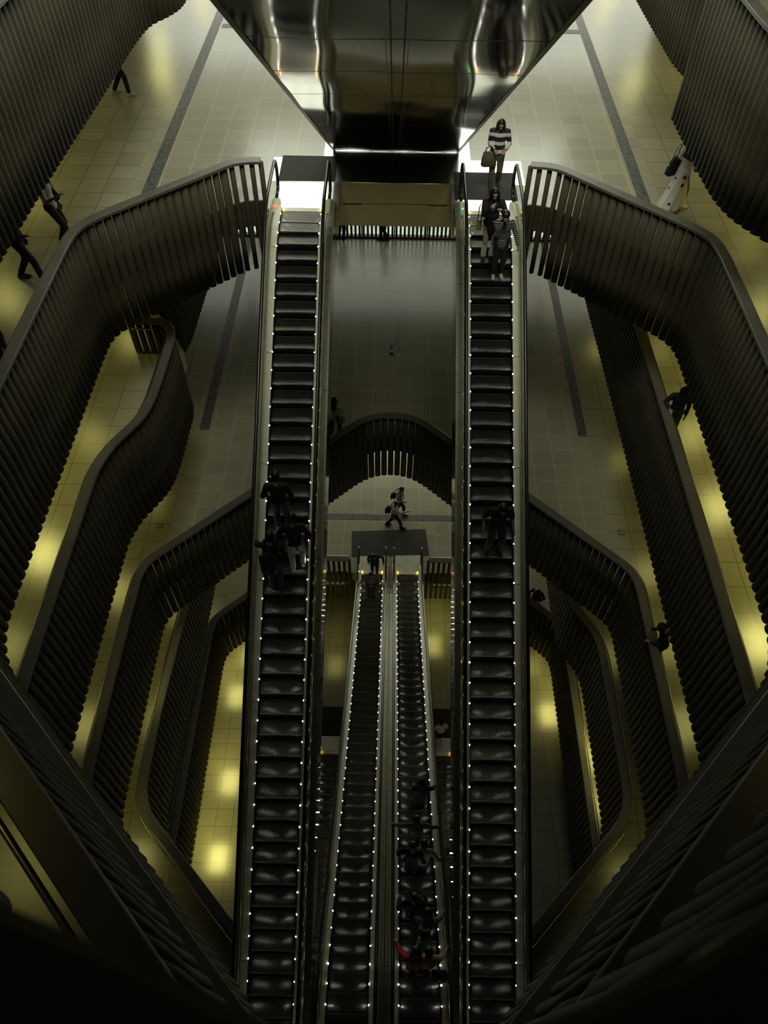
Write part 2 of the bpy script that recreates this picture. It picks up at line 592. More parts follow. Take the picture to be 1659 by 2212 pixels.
def wall(name, lo, hi, M=None):
    mb = MB()
    mb.box(lo, hi, M or M_WALL)
    return structure(mb.build(name))


wall('wall_left', (-XW - 0.3, Y0, 4.0), (-XW, 37, 38.5))
wall('wall_right', (XW, Y0, 4.0), (XW + 0.3, 37, 38.5))
wall('wall_front', (-XW, Y0 - 0.3, 4.0), (XW, Y0, 38.5))
wall('wall_back', (-XW, Y1, 4.0), (XW, Y1 + 0.25, 17.9))
wall('wall_back', (-XW, Y1, 20.3), (XW, Y1 + 0.25, 26.2))
# storey -2 far window: glazing bars, backed by the outdoors
win = MB()
for i in range(17):
    x = -12.0 + i * 1.5
    win.box((x - 0.03, Y1 + 0.02, 17.9), (x + 0.03, Y1 + 0.10, 20.3), M_GREEN_FR)
win.box((-XW, Y1 + 0.02, 20.2), (XW, Y1 + 0.10, 20.3), M_GREEN_FR)
win.box((-XW, Y1 + 0.02, 17.86), (XW, Y1 + 0.10, 17.95), M_GREEN_FR)
wn = structure(win.build('window_1'))
pane = MB()
pane.box((-XW, Y1 + 0.05, 17.95), (XW, Y1 + 0.06, 20.2), M_GLASS)
pane.build('pane', wn)
scr = MB()
i = 0
x = -12.3
while x < 12.3:
    scr.box((x, Y1 - 0.16, 17.98), (x + 0.095, Y1 - 0.05, 20.2), M_SLAT)
    x += 0.187
scr.box((-12.4, Y1 - 0.18, 17.9), (12.4, Y1 - 0.03, 17.99), M_SLAT)
scr.build('window_slats', wn)
sk = MB()
sk.box((-14, 36.0, 15.5), (14, 36.1, 24.0), M_SKY)
structure(sk.build('sky_backdrop'))
ter = MB()
ter.box((-14, Y1 + 0.3, 17.2), (14, 36, 17.5), M_PAVE)
structure(ter.build('ground_terrace'))

# centre fascia under the upper storey: two painted beams with a shadow groove
tb = MB()
tb.box((-3.6, 20.0, 26.30), (3.6, 20.35, 26.89), M_FASC)
tb.box((-3.6, 20.08, 26.22), (3.6, 20.35, 26.30), M_DARK)
tb.box((-3.6, 20.0, 25.55), (3.6, 20.35, 26.22), M_FASC)
for x in (-1.45, 0.95):
    tb.box((x, 19.985, 26.20), (x + 0.5, 20.0, 26.28), M_DARK)
structure(tb.build('trim_1'))
tb = MB()
for sx in (-1, 1):
    x0, x1 = sorted((sx * 1.9, sx * 3.5))
    tb.box((x0, 18.97, 8.05), (x1, 19.3, 8.24), M_FASC)
    tb.box((x0, 19.02, 7.85), (x1, 19.3, 8.05), M_DARK)
    tb.box((x0, 19.35, 7.7), (x1, 19.6, 8.0), M_FASC)
structure(tb.build('trim_2'))


def strip(name, z, quad, M, t=0.006):
    mb = MB()
    top = [(x, y, z + t) for x, y in quad]
    bot = [(x, y, z) for x, y in quad]
    mb.face(top, M)
    for i in range(4):
        j = (i + 1) % 4
        mb.face([bot[i], bot[j], top[j], top[i]], M)
    return mb.build(name)


for i, (z, q) in enumerate([
    (LV(0), [(-6.78, 18.75), (-6.44, 18.75), (-6.34, 36.5), (-6.66, 36.5)]),
    (LV(0), [(6.5, 19.1), (6.82, 19.1), (6.8, 36.5), (6.5, 36.5)]),
    (LV(0), [(-6.3, 30.3), (6.5, 30.3), (6.5, 30.65), (-6.3, 30.65)]),
    (LV(-2), [(-6.9, 19.15), (-6.55, 19.15), (-6.44, 31.4), (-6.78, 31.4)]),
    (LV(-2), [(6.73, 19.15), (7.06, 19.15), (7.02, 31.4), (6.7, 31.4)]),
    (LV(-4), [(-6.5, 22.08), (6.5, 22.08), (6.5, 22.42), (-6.5, 22.42)]),
]):
    structure(strip('trim_%d' % (i + 3), z, q, M_STRIP))
# pale stone landing in front of the upper escalators
structure(strip('floor', LV(0), [(-3.45, 19.9), (3.53, 19.9), (3.53, 21.2), (-3.45, 21.2)], M_WHITE, 0.004))
structure(strip('floor', LV(0), [(-2.05, 21.2), (2.12, 21.2), (2.12, 27.0), (-2.05, 27.0)], M_WHITE, 0.004))


def door_mat(q, z, label):
    mb = MB()
    top = [(x, y, z + 0.018) for x, y in q]
    bot = [(x, y, z + 0.006) for x, y in q]
    mb.face(top, M_MAT)
    for i in range(4):
        j = (i + 1) % 4
        mb.face([bot[i], bot[j], top[j], top[i]], M_MAT)
    tag(mb.build('door_mat'), label, 'mat', 'entrance mats at the escalators')


door_mat([(-3.2, 19.93), (-1.65, 19.95), (-1.65, 21.28), (-3.2, 21.28)], LV(0), 'dark mat on the pale landing above the ascending escalator with red lamps')
door_mat([(1.6, 19.1), (3.27, 19.1), (3.27, 20.52), (1.6, 20.52)], LV(0), 'dark mat under the woman in the striped sweater at the escalator top')
door_mat([(-1.72, 19.95), (1.85, 20.1), (1.7, 21.58), (-1.76, 21.38)], LV(-4), 'wide dark mat on the lower floor before the paired escalators')
door_mat([(1.95, 13.2), (3.35, 13.2), (3.35, 14.6), (1.95, 14.6)], LV(-5), 'dark mat on the bottom floor under the person in a white top')
door_mat([(-3.35, 13.2), (-1.95, 13.2), (-1.95, 14.6), (-3.35, 14.6)], LV(-5), 'dark mat on the bottom floor by the green escalator lamp')


# ------------------------------------------------------------------ slatted balustrades
def balustrade(path, k, label, ztop=1.2, zbot=-1.9, pitch=0.232, group='slatted balustrades round the atrium void', rail_w=0.25, void_left=None, rod=True, sw=0.204, sd=0.095, twist=16, ends=0):
    """path runs along the slats' outer face; floor side is away from the void centre (0, 11)"""
    p = smooth_poly(path, 2)
    rs = resample(p, pitch)
    zf = LV(k)
    root = empty('slatted_balustrade', (rs[0][0].x, rs[0][0].y, zf), label, 'balustrade', group)
    off = Vector((rs[0][0].x, rs[0][0].y, zf))
    # void side on the left or right of travel?
    mid = rs[len(rs) // 2]
    ctr = Vector((0, 12.5, 0)) - mid[0]
    left = mid[1].x * ctr.y - mid[1].y * ctr.x > 0
    sgn = -1 if left else 1                     # floor side = sgn * left normal

    def nrm(t):
        return Vector((-t.y, t.x, 0)) * sgn
    zt = zf + ztop - 0.07
    zb = zf + zbot
    mb = MB()
    for i, (c, t) in enumerate(rs):
        n = nrm(t)
        e = len(rs) - 1 - i
        sw_, tw_ = (sw, twist) if e >= ends else (0.125, 0)
        if 0 < e - ends < 4:
            sw_ = sw - 0.012 * (4 - e + ends)
        ori = 1 if (t.x * n.y - t.y * n.x < 0) == (c.x > 0) else -1
        a = -math.radians(tw_) * math.sin(2 * math.atan2(n.y, abs(n.x))) * ori
        t2 = t * math.cos(a) + n * math.sin(a)
        n2 = n * math.cos(a) - t2 * 0 - t * math.sin(a)
        c2 = c + n * (sd / 2 + 0.015)
        prof = [(-sw_ / 2, sd * 0.5), (-sw_ / 2, -sd * 0.05), (-sw_ * 0.42, -sd * 0.28), (-sw_ * 0.24, -sd * 0.46), (0, -sd * 0.52), (sw_ * 0.24, -sd * 0.46), (sw_ * 0.42, -sd * 0.28), (sw_ / 2, -sd * 0.05), (sw_ / 2, sd * 0.5)]
        rows = []
        for f, z in enumerate((zb, zb + 0.9, zb + 1.75, zt)):
            bow = (0.0, 0.02, 0.0, 0.035)[f]
            rows.append([c2 + t2 * u + n2 * v + n * bow + Vector((0, 0, z)) - off for u, v in prof])
        vr = mb.grid(rows, M_SLAT, True, True, True)
    mb.build('slat_panel', root)
    # top rail
    rp = resample(p, 0.16)
    mb = MB()
    rows = []
    for c, t in rp:
        n = nrm(t)
        a0 = c + n * (-0.02)
        a1 = c + n * (rail_w - 0.02)
        z1 = Vector((0, 0, zf + ztop)) - off
        z0 = Vector((0, 0, zf + ztop - 0.075)) - off
        b = Vector((0, 0, 0.012))
        rows.append([a0 + z0, a0 + z1 - b, a0 + n * 0.012 + z1, a1 - n * 0.012 + z1, a1 + z1 - b, a1 + z0])
    mb.grid(rows, M_RAIL, False, True, True)
    mb.build('top_rail', root)
    # slab edge plate behind the slats and the short inner handrail
    mb = MB()
    rows = []
    for c, t in rp:
        n = nrm(t)
        q0 = c + n * 0.13
        q1 = c + n * 0.19
        z1 = Vector((0, 0, zf + 0.06)) - off
        z0 = Vector((0, 0, zf - 0.66)) - off
        rows.append([q0 + z0, q0 + z1, q1 + z1, q1 + z0])
    mb.grid(rows, M_SLAT, False, True, True)
    mb.build('edge_plate', root)
    if rod:
        mb = MB()
        mb.tube([c + nrm(t) * (rail_w + 0.07) + Vector((0, 0, zf + ztop - 0.16)) - off for c, t in rp], 0.026, M_ROD, 8)
        mb.build('handrail', root)
    return root


G0 = 'slatted balustrades round the atrium void'
balustrade(PATH[0]['L'], 0, 'slatted balustrade at the storey of the escalator tops, beside the three walking people', ends=4)
balustrade(PATH[0]['R'], 0, 'slatted balustrade at the storey of the escalator tops, beside the woman in the floral dress', ends=4)
balustrade(PATH[-1]['L'] + [(-7.7, 18.16)], -1, 'wavy slatted balustrade with an S bend, above the straight floor strip with a dark band')
balustrade(FARPIECE[-1], -1, 'short slatted balustrade half hidden under the storey of the escalator tops, beyond the S bend')
balustrade(PATH[-1]['R'], -1, 'long straight slatted balustrade beside the hooded person in black')
balustrade(PATH[-2]['R'] + PATH[-2]['L'][::-1][1:], -2, 'slatted balustrade that arches between the two long escalators and runs round the void')
balustrade(PATH[-3]['L'], -3, 'straight slatted balustrade one storey under the arched balustrade, with a bend above bright tiles')
balustrade(PATH[-3]['R'], -3, 'slatted balustrade with a bend one storey under the arched one, over the dark floor')
balustrade(PATH[-4]['L'], -4, 'low slatted balustrade bending above the brightest floor tiles and the lowest escalators', ends=9)
balustrade(PATH[-4]['R'], -4, 'low slatted balustrade with a person leaning at its rail', ends=9)
balustrade(PATH[1]['L'], 1, 'big dark slatted balustrade overhead, its slats hiding the walkers\' heads')
balustrade(PATH[1]['R'], 1, 'big dark slatted balustrade overhead, hiding the head of the woman in floral dress')
balustrade(FARPIECE[1], 1, 'dark slatted balustrade beyond a gap, above the pale reflections on the upper floor')
balustrade(FARPIECE[-3], -3, 'short slatted balustrade tucked under the arched storey beyond the leaning person')
balustrade(P2_R, 2, 'very close dark slatted parapet with saw-tooth lower edge', 1.2, -1.95)
balustrade(P2_L, 2, 'very close blurred dark parapet rail covering the picture corner', 1.2, -1.95)



# ------------------------------------------------------------------ escalators
SL = math.tan(math.radians(30))


class Prof:
    """nosing line of an escalator along y; far comb at (yf, zf), near comb found from the other storey"""
    def __init__(s, yf, zf, zn, flat=1.25):
        s.yf, s.zf, s.zn = yf, zf, zn
        s.run = abs(zf - zn) / SL
        s.yB = yf - flat            # transition centre by the far landing
        s.yA = s.yB - s.run         # transition centre by the near landing
        s.yn = s.yA - flat
        s.sg = 1 if zf > zn else -1

    def z(s, y):
        w_ = 0.55

        def ramp(t):                # integral of a smoothed step
            if t < -w_:
                return 0.0
            if t > w_:
                return t
            return (t + w_) ** 2 / (4 * w_)
        return s.zn + s.sg * SL * (ramp(y - s.yA) - ramp(y - s.yB))

    def ys(s, a=None, b=None, st=0.3):
        a = s.yn if a is None else a
        b = s.yf if b is None else b
        n = max(2, int((b - a) / st))
        return [a + (b - a) * i / n for i in range(n + 1)]


def extrude_prof(mb, P, pts, ys, M, x0, closed=False, smooth=False, cap=False, origin=Vector((0, 0, 0))):
    rows = [[Vector((x0 + px, y, P.z(y) + pz)) - origin for px, pz in pts] for y in ys]
    mb.grid(rows, M, smooth, closed, cap)


STEP_ME = {}


def step_mesh(half, sg):
    key = (half, sg)
    if key in STEP_ME:
        return STEP_ME[key]
    mb = MB()
    d = 0.4
    # origin at nosing edge; tread runs to +y when rising away (sg=1), to -y otherwise
    h = half - 0.006
    t = sg * d
    mb.face([(-h, t * 0.06, 0), (h, t * 0.06, 0), (h, t * 0.93, 0), (-h, t * 0.93, 0)], M_TREAD)
    mb.face([(-h, 0, 0), (h, 0, 0), (h, t * 0.06, 0), (-h, t * 0.06, 0)], M_NOSE)
    mb.face([(-h, t * 0.93, 0), (h, t * 0.93, 0), (h, t, -0.004), (-h, t, -0.004)], M_RISER)
    mb.face([(-h, -sg * 0.004, -0.035), (h, -sg * 0.004, -0.035), (h, 0, 0), (-h, 0, 0)], M_NOSE)
    rows = []
    for q in range(6):
        a = q / 5
        rows.append([(-h, sg * 0.06 * a * a - sg * 0.004, -0.035 - a * 0.235), (h, sg * 0.06 * a * a - sg * 0.004, -0.035 - a * 0.235)])
    mb.grid(rows, M_RISER, True)
    mb.face([(-h, t, -0.012), (h, t, -0.012), (h, t, 0), (-h, t, 0)], M_RISER)
    mb.face([(-h, 0, -0.27), (h, 0, -0.27), (h, t, -0.03), (-h, t, -0.03)], M_RISER)
    o = mb.build('step')
    STEP_ME[key] = o.data
    bpy.data.objects.remove(o)
    return STEP_ME[key]


LED_ME = None


def led_mesh():
    global LED_ME
    if LED_ME is None:
        mb = MB()
        mb.ell((0, 0, 0), (0.008, 0.014, 0.012), M_LED, None, 8, 5)
        o = mb.build('led')
        LED_ME = o.data
        bpy.data.objects.remove(o)
    return LED_ME


def escalator(xc, P, half, inner_w, outer_l, outer_r, label, group, arrow=None, steps=True, leds=True, led_step=0.4, under=1.05, clad=True, step_phase=0.0):
    org = Vector((xc, P.yf, P.zf))
    root = empty('escalator', org, label, 'escalator', group)
    hh = half + inner_w + 0.03          # glass and handrail line
    ys = P.ys()
    if steps:
        me = step_mesh(half, P.sg)
        y = P.yn - 0.1 + step_phase
        while y < P.yf - 0.02:
            o = bpy.data.objects.new('step', me)
            yy = y if P.sg > 0 else y + 0.4
            yy = min(yy, P.yf)
            zz = P.z(yy) if P.sg > 0 else P.z(yy - 0.0)
            o.location = Vector((xc, yy, zz)) - org
            C.objects.link(o)
            o.parent = root
            y += 0.4
    if leds:
        lm = led_mesh()
        for s in (-1, 1):
            y = P.yn + 0.55
            while y < P.yf - 0.2:
                o = bpy.data.objects.new('step_light', lm)
                o.location = Vector((xc + s * (half + 0.014), y, P.z(y) + 0.076)) - org
                C.objects.link(o)
                o.parent = root
                y += led_step
    for s, ow in ((-1, outer_l), (1, outer_r)):
        mb = MB()
        extrude_prof(mb, P, [(s * half, -0.3), (s * half, 0.05), (s * (half + 0.02), 0.085)], ys, M_SKIRT, xc, origin=org)
        mb.build('skirt', root)
        mb = MB()
        extrude_prof(mb, P, [(s * (half + 0.02), 0.085), (s * (half + inner_w), 0.125), (s * (half + inner_w), 0.10)], ys, M_DECK, xc, origin=org)
        dk = mb.build('inner_deck', root)
        mb = MB()
        n = 0
        y = P.yn + 2.1
        while y < P.yf - 1.0:             # joints of the deck plates
            rows = [[Vector((xc + px, y + dy, P.z(y + dy) + pz + 0.002)) - org for px, pz in [(s * (half + 0.025), 0.086), (s * (half + inner_w), 0.125)]] for dy in (0, 0.012)]
            mb.grid(rows, M_SEAM, False)
            y += 2.4
        mb.build('deck_joint', dk)
        mb = MB()
        x1, x2 = hh + 0.03, hh + 0.03 + ow
        extrude_prof(mb, P, [(s * (half + inner_w + 0.012), 0.09), (s * (hh + 0.012), 0.095), (s * x1, 0.115), (s * x2, 0.105), (s * x2, 0.03)], P.ys(P.yn - 0.3, P.yf + 0.35), M_ODECK, xc, origin=org)
        dk = mb.build('outer_deck', root)
        if ow > 0.1:
            mb = MB()
            y = P.yn + 1.3
            while y < P.yf - 0.5:
                rows = [[Vector((xc + px, y + dy, P.z(y + dy) + pz + 0.002)) - org for px, pz in [(s * x1, 0.115), (s * x2, 0.105)]] for dy in (0, 0.012)]
                mb.grid(rows, M_SEAM, False)
                y += 2.4
            xm = x1 + (x2 - x1) * 0.55
            extrude_prof(mb, P, [(s * xm, 0.113), (s * (xm + 0.008), 0.113)], P.ys(P.yn, P.yf), M_SEAM, xc, origin=org + Vector((0, 0, 0.0)))
            mb.build('deck_joint', dk)
        # glass
        ext = 1.15
        ga, gb = P.yn - ext * 0.62, P.yf + ext * 0.62
        ztop = 0.93

        def zz(y):
            return P.z(min(max(y, P.yn), P.yf))
        mb = MB()
        yg = P.ys(ga, gb, 0.3)
        rows = []
        R0 = 0.40
        for y in yg:
            d = min(y - ga, gb - y)
            cut = 0.0 if d > R0 else (R0 - math.sqrt(max(0, R0 * R0 - (R0 - d) ** 2)))
            rows.append([Vector((xc + s * hh + e, y, zz(y) + zq)) - org for e, zq in ((-0.005, 0.09), (-0.005, ztop - cut), (0.005, ztop - cut), (0.005, 0.09))])
        mb.grid(rows, M_GLASS, False, True, True)
        mb.build('glass_panel', root)
        # handrail loop: along the top, round both newels, back to the newel boots
        R = 0.42
        path = []
        for a in range(0, 10):
            t = -PI / 2 - a * PI / 2 / 9 * 1.0
            path.append((ga + R * math.cos(t) * 0.62 + 0.0, zz(ga) + 0.52 + R * math.sin(t)))
        path = [(ga + 0.35, zz(ga) + 0.11), (ga + 0.05, zz(ga) + 0.14)] + [(ga - 0.26 * math.sin(a * PI / 10), zz(ga) + 0.54 - 0.42 * math.cos(a * PI / 10)) for a in range(1, 10)]
        for y in P.ys(ga, gb, 0.25):
            path.append((y, zz(y) + 0.96))
        path += [(gb + 0.26 * math.sin(a * PI / 10), zz(gb) + 0.54 + 0.42 * math.cos(a * PI / 10)) for a in range(1, 10)]
        path += [(gb - 0.05, zz(gb) + 0.14), (gb - 0.35, zz(gb) + 0.11)]
        rows = []
        for i, (y, z) in enumerate(path):
            a = path[max(0, i - 1)]
            b = path[min(len(path) - 1, i + 1)]
            t = Vector((0, b[0] - a[0], b[1] - a[1])).normalized()
            n = Vector((0, -t.z, t.y))
            c = Vector((xc + s * hh, y, z))
            pr = [(-0.042, 0.0), (-0.036, 0.022), (-0.015, 0.032), (0.015, 0.032), (0.036, 0.022), (0.042, 0.0), (0.03, -0.018), (-0.03, -0.018)]
            rows.append([c + Vector((u, 0, 0)) + n * v - org for u, v in pr])
        mb = MB()
        mb.grid(rows, M_RUBBER, True, True, True)
        mb.build('handrail', root)
        # newel boots at the landings
        for ye, sd_ in ((P.yf, 1), (P.yn, -1)):
            mb = MB()
            zb = zz(ye)
            rows = []
            for dy, wd, ht in ((-0.25, 0.10, 0.125), (0.15, 0.105, 0.15), (0.4, 0.10, 0.14), (0.52, 0.07, 0.06)):
                rows.append([Vector((xc + s * hh + u * wd, ye + sd_ * dy, zb + v * ht)) - org for u, v in ((-1, 0), (-1, 0.7), (-0.4, 1), (0.4, 1), (1, 0.7), (1, 0))])
            mb.grid(rows, M_DECK, False, True, True)
            mb.build('newel_base', root)
        if clad:
            mb = MB()
            yc = P.ys(P.yn - 0.2, P.yf + 0.25, 0.4)
            extrude_prof(mb, P, [(s * x2, 0.105), (s * x2, -under)], yc, M_MIRROR, xc, origin=org)
            cl = mb.build('side_cladding', root)
            mb = MB()
            y = P.yn + 0.8
            while y < P.yf - 0.3:
                rows = [[Vector((xc + s * (x2 + 0.003), y + dy, P.z(y + dy) + pz)) - org for pz in (0.1, -under)] for dy in (0, 0.015)]
                mb.grid(rows, M_SEAM, False)
                y += 2.4
            extrude_prof(mb, P, [(s * (x2 + 0.003), -under * 0.42), (s * (x2 + 0.003), -under * 0.42 - 0.015)], yc, M_SEAM, xc, origin=org)
            mb.build('cladding_joint', cl)
    if clad:
        mb = MB()
        xl, xr = -(hh + 0.03 + outer_l), hh + 0.03 + outer_r
        extrude_prof(mb, P, [(xl, -under), (xr, -under)], P.ys(P.yn - 0.2, P.yf + 0.25, 0.4), M_MIRROR, xc, origin=org)
        mb.build('soffit_panel', root)
    # comb plates with amber comb lamps, landing plates
    for ye, sd_ in ((P.yf, 1), (P.yn, -1)):
        mb = MB()
        zb = P.z(ye)
        a, b = sorted((ye, ye + sd_ * 0.16))
        mb.box(Vector((xc - half, a, zb - 0.02)) - org, Vector((xc + half, b, zb + 0.012)) - org, M_DECK)
        mb.build('comb_plate', root)
        mb = MB()
        a, b = sorted((ye + sd_ * 0.16, ye + sd_ * 1.45))
        mb.box(Vector((xc - half - inner_w - 0.1, a, zb - 0.03)) - org, Vector((xc + half + inner_w + 0.1, b, zb + 0.014)) - org, M_PLATE)
        mb.build('landing_plate', root)
        for s in (-1, 1):
            mb = MB()
            a, b = sorted((ye - sd_ * 0.02, ye + sd_ * 0.14))
            mb.box(Vector((xc + s * (half + 0.004) - 0.008, a, zb + 0.02)) - org, Vector((xc + s * (half + 0.004) + 0.008, b, zb + 0.045)) - org, M_AMBER)
            mb.build('comb_lamp', root)
    if arrow:
        for s in arrow[1]:
            mb = MB()
            for u in (-0.05, 0.05) if len(arrow) > 2 else (0.0,):
                mb.ell(Vector((xc + s * hh + u - s * 0.03, P.yf + 0.02, P.z(P.yf) + 0.155)) - org, (0.025, 0.03, 0.012), arrow[0], None, 8, 4)
            mb.build('direction_lamp', root)
    return root


P_SIDE = Prof(18.4, LV(0), LV(-2), 1.2)
P_MID = Prof(19.02, LV(-4), LV(-2), 1.1)
P_LOW = Prof(12.4, LV(-5), LV(-4), 1.2)
XS, XM, XL = 2.425, 0.80, 2.44
GS = 'long escalators between the upper landing and the storey two floors down'
escalator(-XS, P_SIDE, 0.5, 0.165, 0.10, 0.15, 'long escalator with red lamps at its top newel, carrying a cluster of dark-clad riders', GS, (M_RED, (-1,), 2))
escalator(XS, P_SIDE, 0.5, 0.165, 0.15, 0.10, 'long escalator carrying the rider with a raised phone and the striped-top rider', GS, (M_GREEN, (-1,)))
GM = 'paired escalators descending in the middle'
escalator(-XM + 0.05, P_MID, 0.455, 0.135, 0.07, 0.14, 'middle escalator of the pair with the plaid-shirted rider gripping both handrails', GM, (M_GREEN, (-1,)), under=0.95, step_phase=0.1)
escalator(XM + 0.05, P_MID, 0.455, 0.135, 0.14, 0.07, 'middle escalator of the pair crowded with riders, one in red', GM, (M_RED, (-1,)), under=0.95)
GL = 'lowest escalators glimpsed under the middle pair'
escalator(-XL, P_LOW, 0.46, 0.12, 0.12, 0.12, 'lowest escalator, mostly hidden, with a small green lamp at its foot', GL, (M_GREEN, (1,)))
escalator(XL, P_LOW, 0.46, 0.12, 0.12, 0.12, 'lowest escalator, mostly hidden, with a rider partly in view', GL)

# overhead pair of escalators seen from below: one polished truss casing
HW = 1.80
ov = empty('overhead_escalator', (0, 21.6, LV(0)), 'overhead escalator pair seen from below in mirror-polished steel panels', 'escalator')
oo = Vector((0, 21.6, LV(0)))
zu = lambda y: 27.35 + 0.612 * (20.9 - y)
ysu = [4.5 + i * 0.285 for i in range(60)] + [21.6]
wav = lambda x, y: 0.006 * math.sin(x * 4.1 + y * 0.9) + 0.005 * math.sin(y * 2.3 - x * 1.7)
xs_ = [-HW + 2 * HW * i / 36 for i in range(37)]
seams = [4.5 + 1.71 * i for i in range(11)]
mb = MB()
mb.grid([[Vector((x, y, zu(y) + wav(x, y))) - oo for x in xs_] for y in ysu], M_MIRROR, True)
so = mb.build('soffit_panel', ov)
mb = MB()
for y in seams:
    mb.grid([[Vector((x, y + d, zu(y + d) + wav(x, y + d) - 0.004)) - oo for x in xs_] for d in (0, 0.02)], M_SEAM, True)
for x in (-0.09, 0.07):
    mb.grid([[Vector((x + d, y, zu(y) + wav(x, y) - 0.006)) - oo for d in (0, 0.018)] for y in ysu], M_SEAM, True)
for x in (-0.15, 0.12):
    mb.grid([[Vector((x + d, y, zu(y) + wav(x, y) - 0.008)) - oo for d in (0, 0.014)] for y in ysu], M_ROD, True)
mb.build('panel_joint', so)
for s in (-1, 1):
    mb = MB()
    mb.grid([[Vector((s * HW, y, zu(y) + q)) - oo for q in (-0.01, 1.25)] for y in ysu], M_MIRROR, False)
    mb.grid([[Vector((s * (HW - q), y, zu(y) + e)) - oo for q, e in ((0, -0.012), (0.07, -0.012), (0.07, 0.0))] for y in ysu], M_ODECK, False)
    mb.build('side_cladding', ov)
    mb = MB()
    mb.grid([[Vector((s * (HW - q), y, zu(y) + e)) - oo for q, e in ((0, 1.25), (0.35, 1.28))] for y in ysu], M_ODECK, False)
    mb.build('outer_deck', ov)
    mb = MB()
    mb.grid([[Vector((s * (HW - 0.22) + u, y, zu(y) + v)) - oo for u, v in ((-0.005, 1.25), (-0.005, 2.1), (0.005, 2.1), (0.005, 1.25))] for y in ysu[:-3]], M_GLASS, False, True, True)
    mb.build('glass_panel', ov)
    mb = MB()
    mb.grid([[Vector((s * (HW - 0.22) + u, y, zu(y) + v)) - oo for u, v in ((-0.04, 2.1), (-0.04, 2.14), (0.04, 2.14), (0.04, 2.1))] for y in ysu[:-3]], M_RUBBER, False, True, True)
    mb.build('handrail', ov)
mb = MB()
mb.grid([[Vector((x, y, zu(y) + 1.2)) - oo for x in (-HW, HW)] for y in ysu], M_RISER, False)
mb.build('step_band', ov)


# ------------------------------------------------------------------ shrubs outside the far window
def shrub(x, y, label, h=1.5):
    root = empty('shrub', (x, y, 17.5), label, 'shrub', 'shrubs outside the far window')
    rnd = random.Random(int(x * 100))
    mb = MB()
    for i in range(5):
        a = rnd.uniform(0, 6.28)
        mb.tube([(0, 0, 0), (0.2 * math.cos(a), 0.2 * math.sin(a), h * 0.5), (0.4 * math.cos(a), 0.4 * math.sin(a), h * 0.9)], [0.03, 0.02, 0.01], M_WALL, 6)
    mb.build('stem', root)
    mb = MB()
    for i in range(110):
        c = Vector((rnd.gauss(0, 0.33), rnd.gauss(0, 0.25), rnd.uniform(0.15, h)))
        d = Vector((rnd.uniform(-1, 1), rnd.uniform(-1, 1), rnd.uniform(-0.3, 0.9))).normalized()
        q = d.cross(Vector((0.3, 0.2, 1))).normalized() * 0.05
        l = rnd.uniform(0.16, 0.32)
        mb.face([c, c + d * l * 0.4 + q, c + d * l, c + d * l * 0.4 - q], M_LEAF)
    mb.build('foliage', root, recalc=False)


for x, y, l in ((-2.6, 33.0, 'green leafy shrub outside the far window, behind the crossed legs'), (-1.25, 33.5, 'green leafy shrub seen between the far slats beside the first bright gap'),
                (1.1, 33.2, 'bright leafy shrub seen through the far slats by the polished cladding'), (2.3, 33.4, 'leafy shrub behind the last far slats beside the escalator with the phone user')):
    shrub(x, y, l)

# ------------------------------------------------------------------ people
SK = [mat('skin_tan', (0.36, 0.22, 0.14), 0.55), mat('skin_pale', (0.46, 0.31, 0.21), 0.55), mat('skin_brown', (0.17, 0.09, 0.055), 0.55)]
HAIR = mat('hair_black', (0.008, 0.007, 0.006), 0.45)
EYE = mat('eye_dark', (0.01, 0.01, 0.01), 0.2)


def cloth(name, c, rough=0.85):
    return noisy(mat(name, c, rough), tuple(v * 0.82 for v in c), c, 14)


BLACK = cloth('cloth_black', (0.012, 0.012, 0.013))
NAVY = cloth('cloth_navy', (0.015, 0.018, 0.03))
GREY = cloth('cloth_grey', (0.28, 0.28, 0.27))
DKGREY = cloth('cloth_dark_grey', (0.035, 0.035, 0.037))
WHITE = cloth('cloth_white', (0.72, 0.70, 0.64))
RED = cloth('cloth_red', (0.55, 0.014, 0.014))
DKRED = cloth('cloth_dark_red', (0.14, 0.008, 0.01))
OLIVE = cloth('cloth_olive', (0.13, 0.11, 0.06))
KHAKI = cloth('cloth_khaki', (0.15, 0.125, 0.08))
SAGE = cloth('cloth_sage', (0.50, 0.52, 0.38))
TAN = cloth('cloth_tan', (0.48, 0.33, 0.18))
TEAL = cloth('cloth_teal', (0.02, 0.06, 0.065))
YELB = cloth('bag_yellow', (0.42, 0.38, 0.12), 0.4)
GOLD = mat('shoe_gold', (0.62, 0.56, 0.34), 0.3, 0.3)
STRIPE = striped('striped_jersey', (0.015, 0.015, 0.017), (0.50, 0.49, 0.44), 22, 2, 0.62)
BANDS = striped('banded_sweater', (0.012, 0.012, 0.014), (0.62, 0.60, 0.53), 5.2, 2, 0.58)


def plaid(name, c1, c2, n):
    M = mat(name, c1, 0.8)
    tc = nd(M, 'ShaderNodeTexCoord')
    ch = nd(M, 'ShaderNodeTexBrick')
    ch.offset = 0
    ch.inputs['Scale'].default_value = n
    ch.inputs['Color1'].default_value = (*c1, 1)
    ch.inputs['Color2'].default_value = (*c1, 1)
    ch.inputs['Mortar'].default_value = (*c2, 1)
    ch.inputs['Mortar Size'].default_value = 0.13
    ch.inputs['Brick Width'].default_value = 0.5
    ch.inputs['Row Height'].default_value = 0.5
    mp = nd(M, 'ShaderNodeMapping')
    mp.inputs['Rotation'].default_value = (math.radians(90), 0, 0)
    lk(M, tc.outputs['Object'], mp.inputs[0])
    lk(M, mp.outputs[0], ch.inputs['Vector'])
    lk(M, ch.outputs['Color'], bsdf(M).inputs['Base Color'])
    return M


